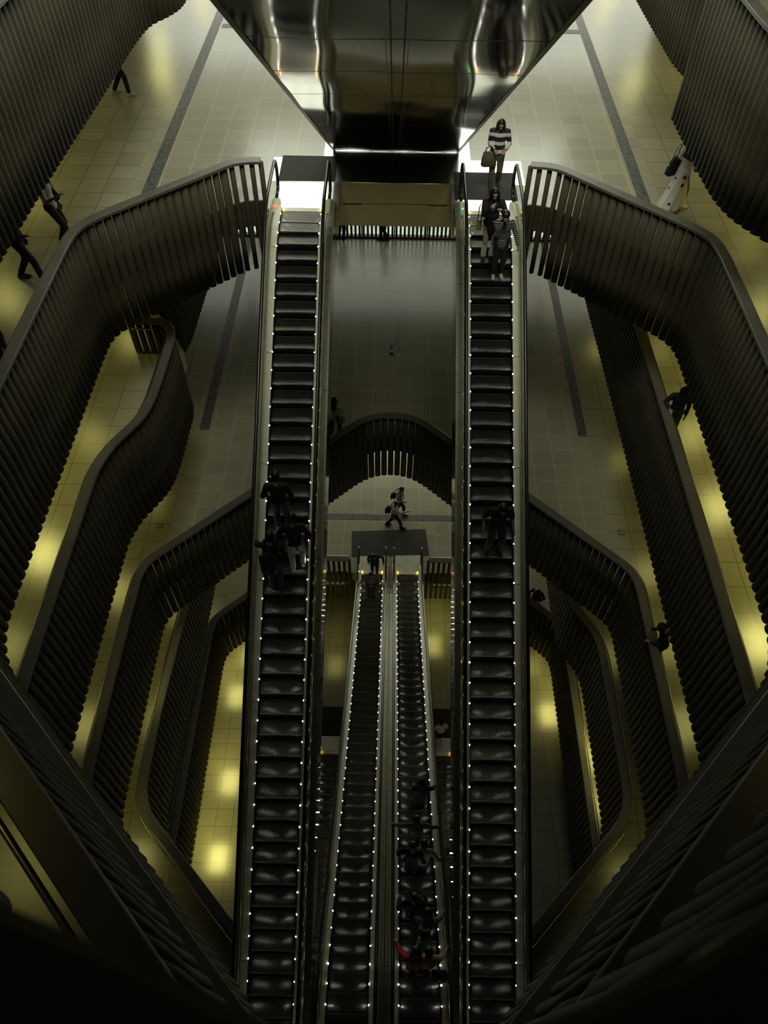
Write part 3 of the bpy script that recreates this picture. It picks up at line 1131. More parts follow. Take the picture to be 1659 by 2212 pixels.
PLAID = plaid('plaid_shirt', (0.55, 0.53, 0.46), (0.03, 0.03, 0.03), 9)
DPLAID = plaid('dark_plaid_shirt', (0.03, 0.03, 0.03), (0.30, 0.29, 0.25), 8)
FLORAL = mat('floral_cotton', (0.75, 0.72, 0.62), 0.8)
_tc = nd(FLORAL, 'ShaderNodeTexCoord')
_v = nd(FLORAL, 'ShaderNodeTexVoronoi')
_v.inputs['Scale'].default_value = 4.6
_r = nd(FLORAL, 'ShaderNodeValToRGB')
_r.color_ramp.interpolation = 'CONSTANT'
_r.color_ramp.elements[0].color = (0.42, 0.01, 0.02, 1)
_r.color_ramp.elements[1].position = 0.2
_r.color_ramp.elements[1].color = (0.02, 0.02, 0.02, 1)
_e = _r.color_ramp.elements.new(0.24)
_e.color = (0.76, 0.73, 0.62, 1)
lk(FLORAL, _tc.outputs['Object'], _v.inputs['Vector'])
lk(FLORAL, _v.outputs['Distance'], _r.inputs[0])
lk(FLORAL, _r.outputs[0], bsdf(FLORAL).inputs['Base Color'])


def fuse(o, voxel, it=2):
    """one continuous skin over the overlapping limb volumes"""
    md = o.modifiers.new('remesh', 'REMESH')
    md.mode = 'VOXEL'
    md.voxel_size = voxel
    md.use_smooth_shade = True
    if it:
        sm = o.modifiers.new('smooth', 'SMOOTH')
        sm.factor = 0.5
        sm.iterations = it
    return o


def ik(a, t, la, lb, pole):
    a, t = Vector(a), Vector(t)
    d = t - a
    L = min(d.length, (la + lb) * 0.995)
    d = d.normalized()
    t = a + d * L
    q = (la * la - lb * lb + L * L) / (2 * L)
    hgt = math.sqrt(max(0, la * la - q * q))
    p = Vector(pole)
    p = (p - d * p.dot(d)).normalized()
    return a + d * q + p * hgt, t


BODY = 1.12


def person(label, loc, heading, h=1.68, feet=((-0.10, 0.0, 0), (0.10, 0.02, 0)), hands=(None, None), lean=0.0, nod=12, top=BLACK, sleeve='long', top_len=0.88,
           sleeve_mat=None, bottom='trousers', bmat=BLACK, shoes=BLACK, hair='short', hair_mat=HAIR, skin=0, group=None, turn=0, curl=0.5, socks=None, tied_mat=None):
    s = h * BODY / 1.70
    hands = [None if q is None else ((q[0] / BODY, q[1], q[2] / BODY) if abs(q[0]) >= 0.38 else q) for q in hands]
    root = empty('person', loc, label, 'person', group)
    root.rotation_euler = (0, 0, math.radians(heading))
    root.scale = (1, 1, 1)
    drop = 0.0
    for f in feet:
        r = math.hypot(f[0] * 0.5, f[1])
        drop = max(drop, 0.86 - math.sqrt(max(0.2, 0.855 ** 2 - min(r, 0.6) ** 2)) - (f[2] if f[2] < 0 else 0) * 0)
    hz = 0.93 - drop * 0.9
    la = math.radians(lean)

    def T(p):       # torso point, leaning about the hips
        x, y, z = p
        dz = z - 0.93
        return Vector((x, y * 1 + math.sin(la) * dz + 0.0, hz + math.cos(la) * dz - math.sin(la) * y))
    B = Matrix.Rotation(-la, 3, 'X')
    nodm = Matrix.Rotation(math.radians(turn), 3, 'Z') @ Matrix.Rotation(-la - math.radians(nod), 3, 'X')
    sk = SK[skin]
    body = MB()
    cl = MB()
    slv = MB()
    tied = MB()
    # torso
    body.ell(T((0, 0, 1.26)), (0.158, 0.10, 0.20), sk, B)
    body.ell(T((0, 0, 1.06)), (0.138, 0.095, 0.17), sk, B)
    body.ell(T((0, -0.005, 0.93)), (0.160, 0.11, 0.12), sk, B)
    body.cone(T((-0.14, -0.01, 1.385)), 0.06, T((0.14, -0.01, 1.385)), 0.06, sk)
    nb = T((0, -0.015, 1.42))
    hc = T((0, 0.0, 1.42)) + nodm @ Vector((0, 0.02, 0.165))
    body.cone(nb, 0.055, hc + nodm @ Vector((0, -0.015, -0.06)), 0.05, sk)
    body.ell(hc + nodm @ Vector((0, -0.005, 0.025)), (0.076, 0.095, 0.09), sk, nodm)
    body.ell(hc + nodm @ Vector((0, 0.022, -0.045)), (0.056, 0.066, 0.072), sk, nodm)
    body.cone(hc + nodm @ Vector((0, 0.088, 0.012)), 0.010, hc + nodm @ Vector((0, 0.106, -0.026)), 0.016, sk, 8)
    body.cone(hc + nodm @ Vector((-0.03, 0.083, 0.035)), 0.012, hc + nodm @ Vector((0.03, 0.083, 0.035)), 0.012, sk, 8)
    body.cone(hc + nodm @ Vector((-0.018, 0.082, -0.060)), 0.010, hc + nodm @ Vector((0.018, 0.082, -0.060)), 0.010, sk, 8)
    for e in (-1, 1):
        body.ell(hc + nodm @ Vector((e * 0.078, -0.008, -0.005)), (0.013, 0.022, 0.032), sk, nodm, 8, 6)
    # clothes torso
    k = 0.022
    cl.ell(T((0, 0, 1.26)), (0.158 + k, 0.10 + k, 0.195), top, B)
    cl.ell(T((0, 0, 1.07)), (0.142 + k, 0.098 + k, 0.18), top, B)
    cl.cone(T((-0.145, -0.01, 1.38)), 0.062 + k * 0.5, T((0.145, -0.01, 1.38)), 0.062 + k * 0.5, top)
    zc = top_len
    cl.ell(T((0, -0.003, max(zc + 0.07, 0.90))), (0.164 + k, 0.112 + k, 0.13), top, B)
    if zc < 0.8:
        cl.cone(T((0, 0, 0.93)), 0.15, T((0, 0, zc + 0.1)), 0.15, top)
    # arms
    for i, e in enumerate((-1, 1)):
        S0 = T((e * 0.185, -0.01, 1.38))
        t = hands[i]
        if t is None:
            t = T((e * 0.24, 0.05, 0.86))
        el, wr = ik(S0, t, 0.285, 0.255, (e * 0.5, -0.7, -0.55))
        body.cone(S0, 0.050, el, 0.038, sk)
        body.cone(el, 0.037, wr, 0.026, sk)
        if sleeve == 'long':
            cl.cone(S0, 0.066, el, 0.055, top)
            if sleeve_mat:
                slv.cone(el, 0.058, el.lerp(wr, 0.93), 0.046, sleeve_mat)
            else:
                cl.cone(el, 0.054, el.lerp(wr, 0.93), 0.042, top)
        elif sleeve == 'short':
            cl.cone(S0, 0.068, S0.lerp(el, 0.72), 0.062, top)
        d = (wr - el).normalized()
        sv = d.cross(Vector((0, 0, 1)))
        sv = sv.normalized() if sv.length > 0.1 else Vector((1, 0, 0))
        nv = sv.cross(d) * (-1)
        if abs(d.z) > 0.75:
            sv, nv = Vector((0, 1, 0)), Vector((-e, 0, 0))
        body.cone(wr, 0.026, wr + d * 0.07, 0.030, sk)
        pc = wr + d * 0.055
        R3 = Matrix((sv, nv, d)).transposed()
        body.ell(pc, (0.041, 0.018, 0.048), sk, R3, 10, 6)
        for q, (u, L) in enumerate(((-0.030, 0.062), (-0.010, 0.074), (0.010, 0.070), (0.029, 0.056))):
            p0 = wr + d * 0.085 + sv * u
            p1 = p0 + (d * 0.92 + nv * 0.35 * curl).normalized() * L * 0.52
            p2 = p1 + (d * 0.6 + nv * 1.1 * curl).normalized() * L * 0.5
            body.cone(p0, 0.0098, p1, 0.009, sk, 8)
            body.cone(p1, 0.009, p2, 0.008, sk, 8)
        th = e * (1 if abs(d.z) < 0.75 else 1)
        p0 = wr + d * 0.03 + sv * 0.03 * (-e if abs(d.z) < 0.75 else 1)
        p1 = p0 + (d * 0.6 + sv * 0.8 * (-e if abs(d.z) < 0.75 else 1)).normalized() * 0.042
        body.cone(p0, 0.014, p1, 0.011, sk, 8)
        body.cone(p1, 0.011, p1 + (d * 0.9 + nv * 0.3).normalized() * 0.03, 0.009, sk, 8)
    # legs
    lg = MB()
    sh = []
    sock = MB()
    for i, e in enumerate((-1, 1)):
        H0 = Vector((e * 0.088, 0, hz - 0.03))
        f = feet[i]
        an = Vector((f[0], f[1], 0.085 + f[2]))
        kn, an = ik(H0, an, 0.425, 0.41, (e * 0.06, 1, 0))
        body.cone(H0, 0.082, kn, 0.054, sk)
        body.cone(kn, 0.052, an, 0.036, sk)
        body.cone(kn.lerp(an, 0.3) + Vector((0, -0.012, 0)), 0.05, an.lerp(kn, 0.3), 0.036, sk)
        toe = math.radians(8) * e
        fd = Vector((math.sin(toe), math.cos(toe), 0))
        if f[2] > 0.03:
            fd = Vector((math.sin(toe), math.cos(toe) * 0.75, -0.65)).normalized()
        fz = Vector((0, 0, 0.045 + f[2]))
        a0 = Vector((an.x, an.y, 0)) + fz
        body.cone(a0 - fd * 0.035, 0.034, a0 + fd * 0.15 - Vector((0, 0, 0.012)), 0.026, sk)
        so = MB()
        so.cone(a0 - fd * 0.045, 0.044, a0 + fd * 0.10 - Vector((0, 0, 0.004)), 0.042, shoes)
        so.cone(a0 + fd * 0.06, 0.042, a0 + fd * 0.175 - Vector((0, 0, 0.014)), 0.030, shoes)
        so.cone(a0 - fd * 0.02, 0.042, an, 0.045, shoes)
        so.box(a0 + Vector((-0.043, -0.075, -0.045)), a0 + Vector((0.043, 0.07, -0.012)), shoes)
        so.box(a0 + fd * 0.06 + Vector((-0.040, -0.01, -0.045)), a0 + fd * 0.06 + Vector((0.040, 0.11, -0.016)), shoes)
        sh.append(so)
        if bottom == 'trousers':
            lg.cone(H0 + Vector((0, 0, 0.05)), 0.102, kn, 0.074, bmat)
            lg.cone(kn, 0.074, an.lerp(kn, 0.03), 0.060, bmat)
        elif bottom == 'shorts':
            lg.cone(H0 + Vector((0, 0, 0.05)), 0.105, H0.lerp(kn, 0.75), 0.085, bmat)
        if socks:
            sock.cone(kn.lerp(an, 0.25), 0.062, an, 0.068, socks)
    if bottom in ('trousers', 'shorts'):
        lg.ell(Vector((0, -0.005, hz)), (0.172, 0.125, 0.13), bmat)
    elif bottom in ('skirt', 'dress'):
        zh = 0.10 if bottom == 'dress' else 0.52
        wide = 0.34 if bottom == 'dress' else 0.22
        rows = []
        fy = 0.5 * (feet[0][1] + feet[1][1])
        for q in range(15):
            a = q / 14
            z = (hz + 0.14) * (1 - a) + zh * a
            row = []
            for j in range(48):
                ph = 2 * PI * j / 48
                fold = 1 + 0.10 * a * math.sin(ph * 9 + 2 * a) + 0.05 * a * math.sin(ph * 17)
                rx = 0.15 + (wide * 0.62 - 0.13) * a ** 0.9 if bottom == 'dress' else 0.165 + (wide - 0.165) * a
                ry = 0.11 + (wide - 0.1) * a ** 1.1 if bottom == 'dress' else 0.125 + (wide - 0.06 - 0.125) * a
                row.append((rx * fold * math.cos(ph), fy * a + ry * fold * math.sin(ph) - (0.12 * a if bottom == 'dress' else 0), z + 0.02 * a * math.sin(ph * 5)))
            rows.append(row)
        lg.grid(rows, bmat, True, True, False)
    # hair
    hm = MB()
    X = lambda x, y, z: hc + nodm @ Vector((x, y, z))
    if hair == 'hood':
        hm.ell(X(0, -0.022, 0.028), (0.128, 0.135, 0.150), hair_mat, nodm)
        hm.ell(X(0, -0.03, -0.09), (0.10, 0.09, 0.08), hair_mat, nodm)
    else:
        hm.ell(X(0, -0.020, 0.040), (0.088, 0.102, 0.092), hair_mat, nodm)
        hm.ell(X(0, -0.045, -0.015), (0.084, 0.068, 0.08), hair_mat, nodm)
        if hair == 'long':
            for u in (-0.055, 0, 0.055):
                hm.cone(X(u, -0.05, 0.0), 0.055, T((u * 1.3, -0.115, 1.30)), 0.04, hair_mat)
            for e in (-1, 1):
                hm.cone(X(e * 0.075, 0.0, 0.03), 0.03, T((e * 0.105, 0.03, 1.36)), 0.03, hair_mat)
        elif hair == 'bun':
            hm.ell(X(0, -0.10, 0.09), (0.05, 0.05, 0.05), hair_mat, nodm)
        elif hair == 'curly':
            rnd = random.Random(5)
            for q in range(26):
                a, b = rnd.uniform(0, 6.28), rnd.uniform(-0.2, 1.4)
                hm.ell(X(0.10 * math.cos(a) * math.cos(b), -0.03 + 0.11 * math.sin(a) * math.cos(b) * (1 if math.sin(a) < 0 else 0.55), 0.03 + 0.11 * math.sin(b)), (0.042, 0.042, 0.042), hair_mat, None, 8, 6)
        elif hair == 'cap':
            hm.ell(X(0, -0.005, 0.065), (0.096, 0.112, 0.078), hair_mat, nodm)
            hm.ell(X(0, 0.125, 0.05), (0.075, 0.08, 0.012), hair_mat, nodm @ Matrix.Rotation(math.radians(-10), 3, 'X'))
    parts = []
    parts.append(fuse(body.build('body', root), 0.0115, 1))
    parts.append(fuse(cl.build('shirt', root), 0.016))
    if sleeve_mat:
        parts.append(fuse(slv.build('sleeves', root), 0.014))
    else:
        slv.bm.free()
    if tied_mat:
        tied.ell(T((0, -0.01, 0.92)), (0.205, 0.155, 0.085), tied_mat, B)
        tied.ell(T((0, -0.09, 0.83)), (0.15, 0.07, 0.13), tied_mat, B)
        parts.append(fuse(tied.build('tied_jacket', root), 0.016))
    else:
        tied.bm.free()
    if lg.bm.faces:
        o = lg.build({'trousers': 'trousers', 'shorts': 'shorts', 'skirt': 'skirt', 'dress': 'skirt'}[bottom], root)
        parts.append(o)
        if bottom in ('trousers', 'shorts'):
            fuse(o, 0.016)
        else:
            sd = o.modifiers.new('thickness', 'SOLIDIFY')
            sd.thickness = 0.006
    else:
        lg.bm.free()
    for so in sh:
        parts.append(fuse(so.build('shoe', root), 0.012, 3))
    if socks:
        parts.append(fuse(sock.build('leg_warmer', root), 0.014))
    else:
        sock.bm.free()
    parts.append(fuse(hm.build('hood' if hair == 'hood' else ('cap' if hair == 'cap' else 'hair'), root), 0.012))
    if hair != 'hood':
        for e in (-1, 1):
            em = MB()
            em.ell(X(e * 0.032, 0.083, 0.012), (0.013, 0.008, 0.007), EYE, nodm, 8, 6)
            parts.append(em.build('eye', root))
    root.scale = (s, s, s)
    M4 = Matrix.Translation(Vector(loc)) @ Matrix.Rotation(math.radians(heading), 4, 'Z') @ Matrix.Scale(s, 4)
    return root, M4, T


def placed(o, M4):
    o.matrix_world = M4
    return o


def rbox(mb, lo, hi, M, bev=0.03):
    bm2 = bmesh.new()
    bmesh.ops.create_cube(bm2, size=1)
    for v in bm2.verts:
        v.co = Vector([lo[i] + (v.co[i] + 0.5) * (hi[i] - lo[i]) for i in range(3)])
    bmesh.ops.bevel(bm2, geom=bm2.edges[:], offset=bev, segments=3, affect='EDGES')
    me = bpy.data.meshes.new('t')
    bm2.to_mesh(me)
    bm2.free()
    n0 = len(mb.bm.faces)
    mb.bm.from_mesh(me)
    mb.bm.faces.ensure_lookup_table()
    for f in mb.bm.faces[n0:]:
        f.material_index = mb.mi(M)
        f.smooth = True
    bpy.data.meshes.remove(me)


def backpack(P, label, M, size=1.0, z=1.18, y=-0.25):
    root, M4, T = P
    c = T((0, y, z))
    g = empty('backpack', (0, 0, 0), label, 'backpack', None)
    g.matrix_world = M4 @ Matrix.Translation(c)
    k = size
    mb = MB()
    rbox(mb, (-0.15 * k, -0.10 * k, -0.24 * k), (0.15 * k, 0.095 * k, 0.22 * k), M, 0.085)
    mb.build('pack_body', g)
    mb = MB()
    rbox(mb, (-0.11 * k, -0.15 * k, -0.20 * k), (0.11 * k, -0.085 * k, 0.02 * k), M, 0.025)
    mb.build('front_pocket', g)
    for e in (-1, 1):
        mb = MB()
        mb.tube([Vector((e * 0.09, 0.08, 0.16)), Vector((e * 0.11, 0.17, 0.285)), Vector((e * 0.115, 0.29, 0.30)), Vector((e * 0.12, 0.40, 0.17)), Vector((e * 0.15, 0.405, -0.02)), Vector((e * 0.19, 0.30, -0.16)), Vector((e * 0.14, 0.09, -0.2))], 0.018, M, 6)
        mb.build('strap', g)
    mb = MB()
    mb.tube([(-0.03, 0.04, 0.21), (0, 0.04, 0.25), (0.03, 0.04, 0.21)], 0.01, M, 6)
    mb.build('grab_handle', g)
    return g


def handbag(P, label, M, pos, size=(0.26, 0.11, 0.2), hand=None, yaw=0):
    root, M4, T = P
    g = empty('handbag', (0, 0, 0), label, 'bag')
    g.matrix_world = M4 @ Matrix.Translation(Vector(pos)) @ Matrix.Rotation(math.radians(yaw), 4, 'Z')
    a, b, c = size
    mb = MB()
    rows = []
    for zf_, kx, ky in ((0, 0.86, 0.9), (0.05, 1, 1), (0.6, 0.92, 0.8), (0.95, 0.8, 0.45), (1.0, 0.76, 0.3)):
        rows.append([Vector((a / 2 * kx * u, b / 2 * ky * v, -c + c * zf_)) for u, v in ((-1, -0.6), (-0.8, -1), (0.8, -1), (1, -0.6), (1, 0.6), (0.8, 1), (-0.8, 1), (-1, 0.6))])
    mb.grid(rows, M, True, True, True)
    mb.build('bag_body', g)
    hh = hand if hand else 0.22
    for v in (-1, 1):
        mb = MB()
        mb.tube([Vector((-a * 0.28, v * b * 0.2, -0.01)), Vector((-a * 0.25, v * b * 0.12, hh * 0.6)), Vector((0, 0, hh)), Vector((a * 0.25, v * b * 0.12, hh * 0.6)), Vector((a * 0.28, v * b * 0.2, -0.01))], 0.008, M, 6)
        mb.build('handle', g)
    mb = MB()
    mb.box((-0.02, -b / 2 - 0.004, -c * 0.42), (0.02, -b / 2 + 0.01, -c * 0.32), GOLD)
    mb.build('clasp', g)
    return g


def phone(P, label, pos, rx=60, rz=0, M=None):
    root, M4, T = P
    g = empty('phone', (0, 0, 0), label, 'phone')
    g.matrix_world = M4 @ Matrix.Translation(Vector(pos)) @ Matrix.Rotation(math.radians(rz), 4, 'Z') @ Matrix.Rotation(math.radians(rx), 4, 'X')
    mb = MB()
    rbox(mb, (-0.037, -0.075, -0.004), (0.037, 0.075, 0.004), M or WHITE, 0.003)
    mb.build('phone_body', g)
    mb = MB()
    mb.box((-0.033, -0.068, 0.004), (0.033, 0.068, 0.0048), EYE)
    mb.build('screen', g)
    mb = MB()
    mb.box((-0.03, 0.05, -0.006), (-0.012, 0.068, -0.004), EYE)
    mb.build('camera_bump', g)
    return g


def px_of(v):
    z = v[2] - CAM_Z
    d = v[1] * math.cos(PITCH) - z * math.sin(PITCH)
    u = v[1] * math.sin(PITCH) + z * math.cos(PITCH)
    a, b = v[0] / d, u / d
    a, b = a * math.cos(ROLL) + b * math.sin(ROLL), -a * math.sin(ROLL) + b * math.cos(ROLL)
    return 842 + 1650 * a, 1106 - 1650 * b


def on_step(P, px, py, up_=0.0, phase=0.0):
    """tread whose centre, raised by up_, is seen nearest to the surveyed point"""
    best = None
    y = P.yn - 0.1 + phase
    while y < P.yf - 0.02:
        yn = y if P.sg > 0 else min(y + 0.4, P.yf)
        z = P.z(yn)
        yc = y + 0.2
        q = px_of((0, yc, z + up_))
        d = RAY(px, py)
        x = d.x / d.y * yc if abs(d.y) > 0.02 else 0
        # x from the plane of constant y,z
        t = (z + up_ - CAM_Z) / d.z
        x = d.x * t
        e = abs(q[1] - py + (q[0] - px) * 0.0171)
        if best is None or e < best[0]:
            best = (e, (x, yc, z))
        y += 0.4
    return best[1]


def on_floor(px, py, k, up_=0.0):
    z = LV(k)
    x, y = AT(px, py, z + up_)
    return (x, y, z)


def clampx(p, xc, w_=0.3):
    return (max(xc - w_, min(xc + w_, p[0])), p[1], p[2])


HR = 0.96       # handrail height over the nosing line
# --- on the storey of the upper landings
p = person('woman with long black hair in a banded dark and cream sweater stepping onto the escalator', on_floor(1066, 402, 0), 176, 1.66, ((-0.09, -0.10, 0.0), (0.09, 0.16, 0)), ((-0.16, 0.26, 1.05), (0.10, 0.26, 1.04)), 0, 22, BANDS, 'long', 0.84, None, 'trousers', KHAKI, DKGREY, 'long')
handbag(p, 'olive slouchy handbag held by the woman in the banded sweater', OLIVE, (0.20, 0.24, 0.98), (0.36, 0.16, 0.34), 0.14, 10)
p = person('woman in a long white dress with red flowers, head hidden by the dark balustrade', on_floor(1452, 452, 0), -62, 1.68, ((-0.09, -0.14, 0), (0.09, 0.16, 0)), (None, (0.26, 0.20, 1.0)), 4, 8, FLORAL, 'short', 0.9, None, 'dress', FLORAL, WHITE, 'long')
handbag(p, 'large black shoulder bag on the woman in the floral dress', BLACK, (-0.27, -0.06, 1.16), (0.16, 0.40, 0.40), 0.30, 0)
person('walker in dark trousers, only the legs showing beneath the overhead balustrade', on_floor(263, 203, 0), -88, 1.70, ((-0.08, -0.20, 0), (0.09, 0.24, 0)), (None, None), 2, 10, BLACK, 'long', 0.88, None, 'trousers', NAVY, WHITE, 'short')
p = person('walker in a white shirt with a black sash bag and dark trousers', on_floor(138, 525, 0), -96, 1.72, ((-0.09, -0.05, 0), (0.09, 0.24, 0.0)), (None, (0.20, 0.34, 1.22)), 0, 10, WHITE, 'short', 0.84, None, 'trousers', BLACK, BLACK, 'short', skin=2)
handbag(p, 'black sling bag worn across the white shirt of a walker', BLACK, (-0.19, 0.02, 1.16), (0.10, 0.26, 0.24), 0.26)
person('walker in dark jeans and pale-edged sneakers, head hidden by the overhead balustrade', on_floor(70, 604, 0), -88, 1.74, ((-0.09, -0.23, 0), (0.09, 0.27, 0.0)), (None, (0.24, 0.26, 1.12)), 6, 10, BLACK, 'short', 0.88, None, 'trousers', NAVY, GREY, 'short', skin=2)
person('person in a navy jacket cut off by the picture edge behind the balustrade rail', (-7.92, 11.7, LV(0)), 200, 1.66, hair='short', top=NAVY)
# --- long escalator with the phone user
p = person('rider in a black coat raising a phone, with white leg warmers', clampx(on_step(P_SIDE, 1052, 560), XS - 0.18, 0.1), 180, 1.66, ((-0.08, 0.0, 0), (0.09, 0.02, 0)), ((-0.15, 0.30, 1.34), (0.08, 0.28, 1.40)), 0, 10, BLACK, 'long', 0.62, None, 'none', BLACK, BLACK, 'long', skin=1, socks=WHITE)
phone(p, 'pale phone held up by the rider in the black coat', (0.05, 0.37, 1.45), 80, 0)
handbag(p, 'yellow shoulder bag hanging beside the black coat', YELB, (0.27, 0.02, 0.98), (0.12, 0.20, 0.22), 0.40)
person('rider in a fine striped top and dark cap, hand on the handrail', clampx(on_step(P_SIDE, 1074, 603), XS + 0.14, 0.08), 180, 1.62, ((-0.08, 0.0, 0), (0.09, 0.03, 0)), ((-0.42, 0.14, 0.93), (0.07, 0.16, 1.36)), 4, 14, STRIPE, 'long', 0.74, None, 'trousers', BLACK, GOLD, 'cap', skin=1)
person('man alone on the escalator in a dark T-shirt and jeans, looking down', clampx(on_step(P_SIDE, 1062, 1172), XS + 0.04, 0.1), 184, 1.76, ((-0.14, 0.02, 0), (0.13, 0.0, 0)), ((-0.30, 0.14, 0.86), (0.30, 0.12, 0.90)), 4, 28, BLACK, 'short', 0.86, None, 'trousers', DKGREY, DKGREY, 'short')
# --- long escalator with the red lamps
person('tall rider in a black jacket standing first in the dark cluster', clampx(on_step(P_SIDE, 612, 1140), -XS - 0.2, 0.1), 0, 1.74, hands=((-0.24, 0.12, 0.95), (0.25, 0.10, 0.9)), nod=20, top=BLACK, bmat=DKGREY, shoes=GREY)
person('rider with red sleeves and grey trousers in the dark cluster', clampx(on_step(P_SIDE, 648, 1212), -XS + 0.2, 0.08), 4, 1.72, ((-0.10, -0.06, 0), (0.11, 0.04, 0)), ((-0.27, 0.2, 1.08), (0.26, 0.16, 1.1)), 3, 16, BLACK, 'long', 0.86, RED, 'trousers', SAGE, WHITE, 'short')
p = person('rider with a round black backpack reaching for the handrail', clampx(on_step(P_SIDE, 598, 1268), -XS - 0.18, 0.08), -4, 1.72, ((-0.09, 0.0, 0), (0.09, 0.02, 0)), ((-0.42, 0.40, 1.14), (0.24, 0.2, 0.95)), 8, 14, BLACK, 'long', 0.80, None, 'trousers', BLACK, DKGREY, 'short', tied_mat=DKRED)
backpack(p, 'round black backpack on the rider reaching for the handrail', BLACK, 1.15)
# --- middle pair
xm1, xm2 = -XM + 0.05, XM + 0.05
person('rider in a plaid shirt gripping both handrails', (xm1, *on_step(P_MID, 803, 1283, 0, 0.1)[1:]), 180, 1.72, ((-0.09, 0.0, 0), (0.09, 0.0, 0)), ((-0.58, 0.18, 1.03), (0.58, 0.18, 1.03)), 0, 14, PLAID, 'short', 0.8, None, 'trousers', BLACK, BLACK, 'short')
person('curly-haired rider in black bending forward behind the plaid shirt', (xm1 + 0.12, *on_step(P_MID, 818, 1246, 0, 0.1)[1:]), 180, 1.70, ((-0.09, 0.0, 0), (0.09, 0.0, 0)), ((-0.40, 0.12, 1.04), None), 14, 20, BLACK, 'long', 0.84, None, 'trousers', BLACK, BLACK, 'curly')


def crowd(px, py, label, xoff, **kw):
    hh = kw.get('h', 1.70)
    q = on_step(P_MID, px, py, hh * 0.92 * BODY)
    return person(label, (xm2 + xoff, q[1], q[2]), kw.pop('heading', 0), **kw)


GC = None
crowd(917, 1698, 'rider in black at the head of the crowd, hand on the rail', 0.16, hands=((-0.2, 0.2, 0.95), (0.40, 0.22, 1.02)), top=BLACK, hair='hood', hair_mat=BLACK)
crowd(895, 1768, 'rider with both arms spread to the two handrails', -0.03, hands=((-0.58, 0.16, 1.06), (0.60, 0.12, 1.06)), top=KHAKI, hair='short', lean=4)
crowd(915, 1824, 'rider in a pale sage jacket, one arm on the rail', 0.12, hands=((-0.30, 0.30, 1.25), (0.46, 0.10, 1.02)), top=SAGE, hair='short', lean=12, heading=-6)
crowd(852, 1852, 'rider in black with white-soled shoes by the central deck', -0.16, hands=((-0.38, 0.14, 1.0), (0.24, 0.15, 0.95)), top=BLACK, shoes=WHITE, hair='short', lean=8, heading=-10)
p = crowd(856, 1932, 'broad rider in black with a knapsack, before the striped phone user', -0.14, hands=((-0.3, 0.15, 0.98), (0.25, 0.2, 0.95)), top=BLACK, hair='short', bmat=DKGREY)
backpack(p, 'small black knapsack on the broad rider beside the central deck', DKGREY, 0.9)
p = crowd(938, 1992, 'rider in dark patterned sleeves looking at a phone', 0.14, hands=((-0.12, 0.34, 1.10), (0.42, 0.26, 1.04)), top=DPLAID, hair='long', nod=30)
phone(p, 'pale phone in the hand of the rider in patterned sleeves', (-0.13, 0.44, 1.13), 20, 20)
p = crowd(940, 2054, 'rider in a tan vest with pale sleeves and white-soled shoes', 0.14, hands=((-0.2, 0.28, 1.10), (0.44, 0.24, 1.04)), top=TAN, shoes=WHITE, hair='short', nod=24, sleeve='short')
handbag(p, 'black duffel bag slung behind the rider in the tan vest', BLACK, (0.22, -0.24, 1.18), (0.34, 0.22, 0.24), 0.24)
p = crowd(868, 2080, 'rider in a red jacket reaching for the handrail', -0.14, hands=((-0.42, 0.34, 1.06), (0.28, 0.16, 0.98)), top=RED, shoes=WHITE, hair='long', nod=24)
handbag(p, 'small dark sling bag at the back of the red jacket', DKGREY, (0.10, -0.2, 1.16), (0.18, 0.10, 0.16), 0.3)
# --- lowest escalator and bottom floor
q = on_step(P_LOW, 968, 1806, 1.72)
p = person('rider in a grey printed top on the lowest escalator', (XL + 0.16, q[1], q[2]), 0, 1.66, hands=(None, (0.40, 0.2, 1.0)), top=GREY, hair='short')
handbag(p, 'small white bag carried on the lowest escalator', WHITE, (0.28, -0.12, 0.80), (0.10, 0.18, 0.2), 0.16)
person('person in a white top standing on the dark mat of the bottom floor', on_floor(949, 1596, -5), 10, 1.66, top=WHITE, sleeve='short', bmat=BLACK, shoes=WHITE, hair='bun')
# --- lower floor with the wide mat
p = person('walker in a dark plaid shirt crossing the lower floor', on_floor(862, 1108, -4), -88, 1.74, ((-0.09, -0.16, 0), (0.09, 0.18, 0)), (None, (0.22, 0.2, 1.0)), 4, 8, DPLAID, 'long', 0.84, None, 'trousers', BLACK, WHITE, 'short')
backpack(p, 'dark backpack on the walker in the plaid shirt', DKGREY, 0.95)
p = person('walker in a white shirt pointing ahead on the lower floor', on_floor(851, 1137, -4), -90, 1.72, ((-0.09, -0.30, 0), (0.09, 0.30, 0)), ((-0.22, -0.06, 0.84), (0.14, 0.5, 1.18)), 4, 8, WHITE, 'long', 0.80, None, 'trousers', BLACK, BLACK, 'bun', HAIR)
backpack(p, 'black backpack on the walker in the white shirt', BLACK, 1.0)
# --- arched storey
p = person('walker with long hair and a white top beside the escalator flank', on_floor(724, 942, -2), -24, 1.66, ((-0.09, -0.16, 0), (0.09, 0.16, 0)), (None, (0.24, 0.12, 0.95)), 2, 10, WHITE, 'long', 0.86, None, 'trousers', BLACK, BLACK, 'long')
handbag(p, 'chequered shoulder bag on the long-haired walker', DPLAID, (0.28, 0.0, 1.02), (0.14, 0.32, 0.26), 0.34)
person('person with crossed legs by the far bright slats', on_floor(832, 519, -2), 100, 1.72, ((-0.02, -0.10, 0), (0.02, 0.16, 0)), top=BLACK, bmat=BLACK)
person('person in black half hidden by the cladding at the far bright slats', on_floor(737, 517, -2), -30, 1.7, top=BLACK, bmat=BLACK)
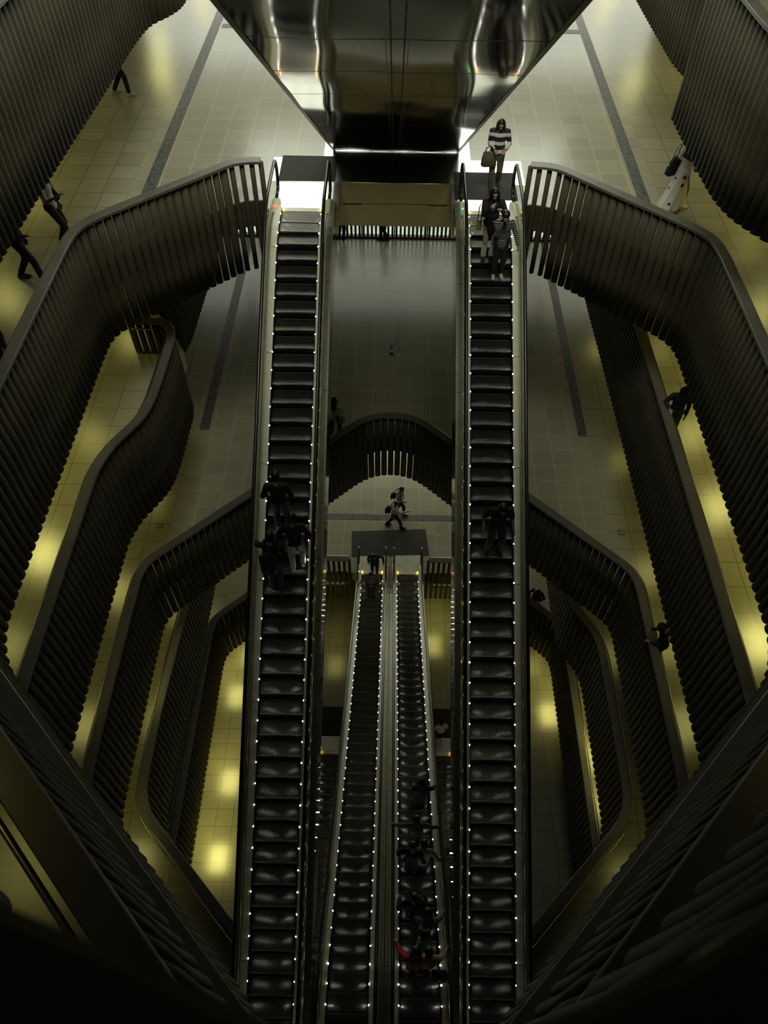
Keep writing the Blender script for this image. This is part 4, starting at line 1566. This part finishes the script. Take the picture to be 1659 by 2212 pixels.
# --- side galleries
person('person in a black hood walking along the gallery', (7.64, on_floor(1459, 842, -1, 1.74)[1], LV(-1)), 168, 1.70, ((-0.09, -0.1, 0), (0.09, 0.16, 0)), (None, (0.22, 0.22, 1.1)), 2, 24, NAVY, 'long', 0.8, None, 'trousers', TEAL, BLACK, 'hood', BLACK)
p = person('curly-haired person in dark clothes leaning over the rail', on_floor(1447, 1366, -2, 1.6), 78, 1.70, ((-0.1, -0.04, 0), (0.1, 0.1, 0)), ((-0.16, 0.36, 1.06), (0.2, 0.36, 1.06)), 14, 24, BLACK, 'long', 0.82, None, 'trousers', BLACK, BLACK, 'curly')
backpack(p, 'black bag on the back of the person leaning over the rail', DKGREY, 1.0)
person('person with dark hair resting at the low balustrade rail', (6.35, 17.35, LV(-4)), 150, 1.66, ((-0.1, 0, 0), (0.1, 0.0, 0)), ((-0.2, 0.3, 1.12), (0.22, 0.3, 1.12)), 12, 16, BLACK, 'long', hair='long')


# small brass floor boxes and an old spill
def floor_box(px, py, k, label):
    x, y = AT(px, py, LV(k))
    g = empty('floor_box', (x, y, LV(k)), label, 'floor box', 'floor boxes set in the tiles')
    mb = MB()
    mb.box((-0.1, -0.1, 0.0), (0.1, 0.1, 0.008), M_SEAM)
    mb.build('surround', g)
    mb = MB()
    for i in range(4):
        mb.box((-0.08 + i * 0.043, -0.08, 0.008), (-0.05 + i * 0.043, 0.08, 0.012), M_ODECK)
    mb.build('cover', g)


floor_box(345, 1135, -2, 'small dark floor box in the tiles below the S bend balustrade')
floor_box(1342, 1150, -2, 'small dark floor box in the tiles beside the straight balustrade')
floor_box(447, 1411, -4, 'small dark floor box two storeys under the arch, beside the bending rail')
mb = MB()
rnd = random.Random(3)
for i in range(16):
    x, y = AT(848 + rnd.gauss(0, 6), 752 + rnd.gauss(0, 13), LV(-2))
    r = rnd.uniform(0.03, 0.11)
    mb.face([(x + r * math.cos(a * PI / 5) * rnd.uniform(0.6, 1.1), y + r * math.sin(a * PI / 5) * rnd.uniform(0.6, 1.1), LV(-2) + 0.003) for a in range(10)], M_STAIN)
structure(mb.build('floor_stain'))
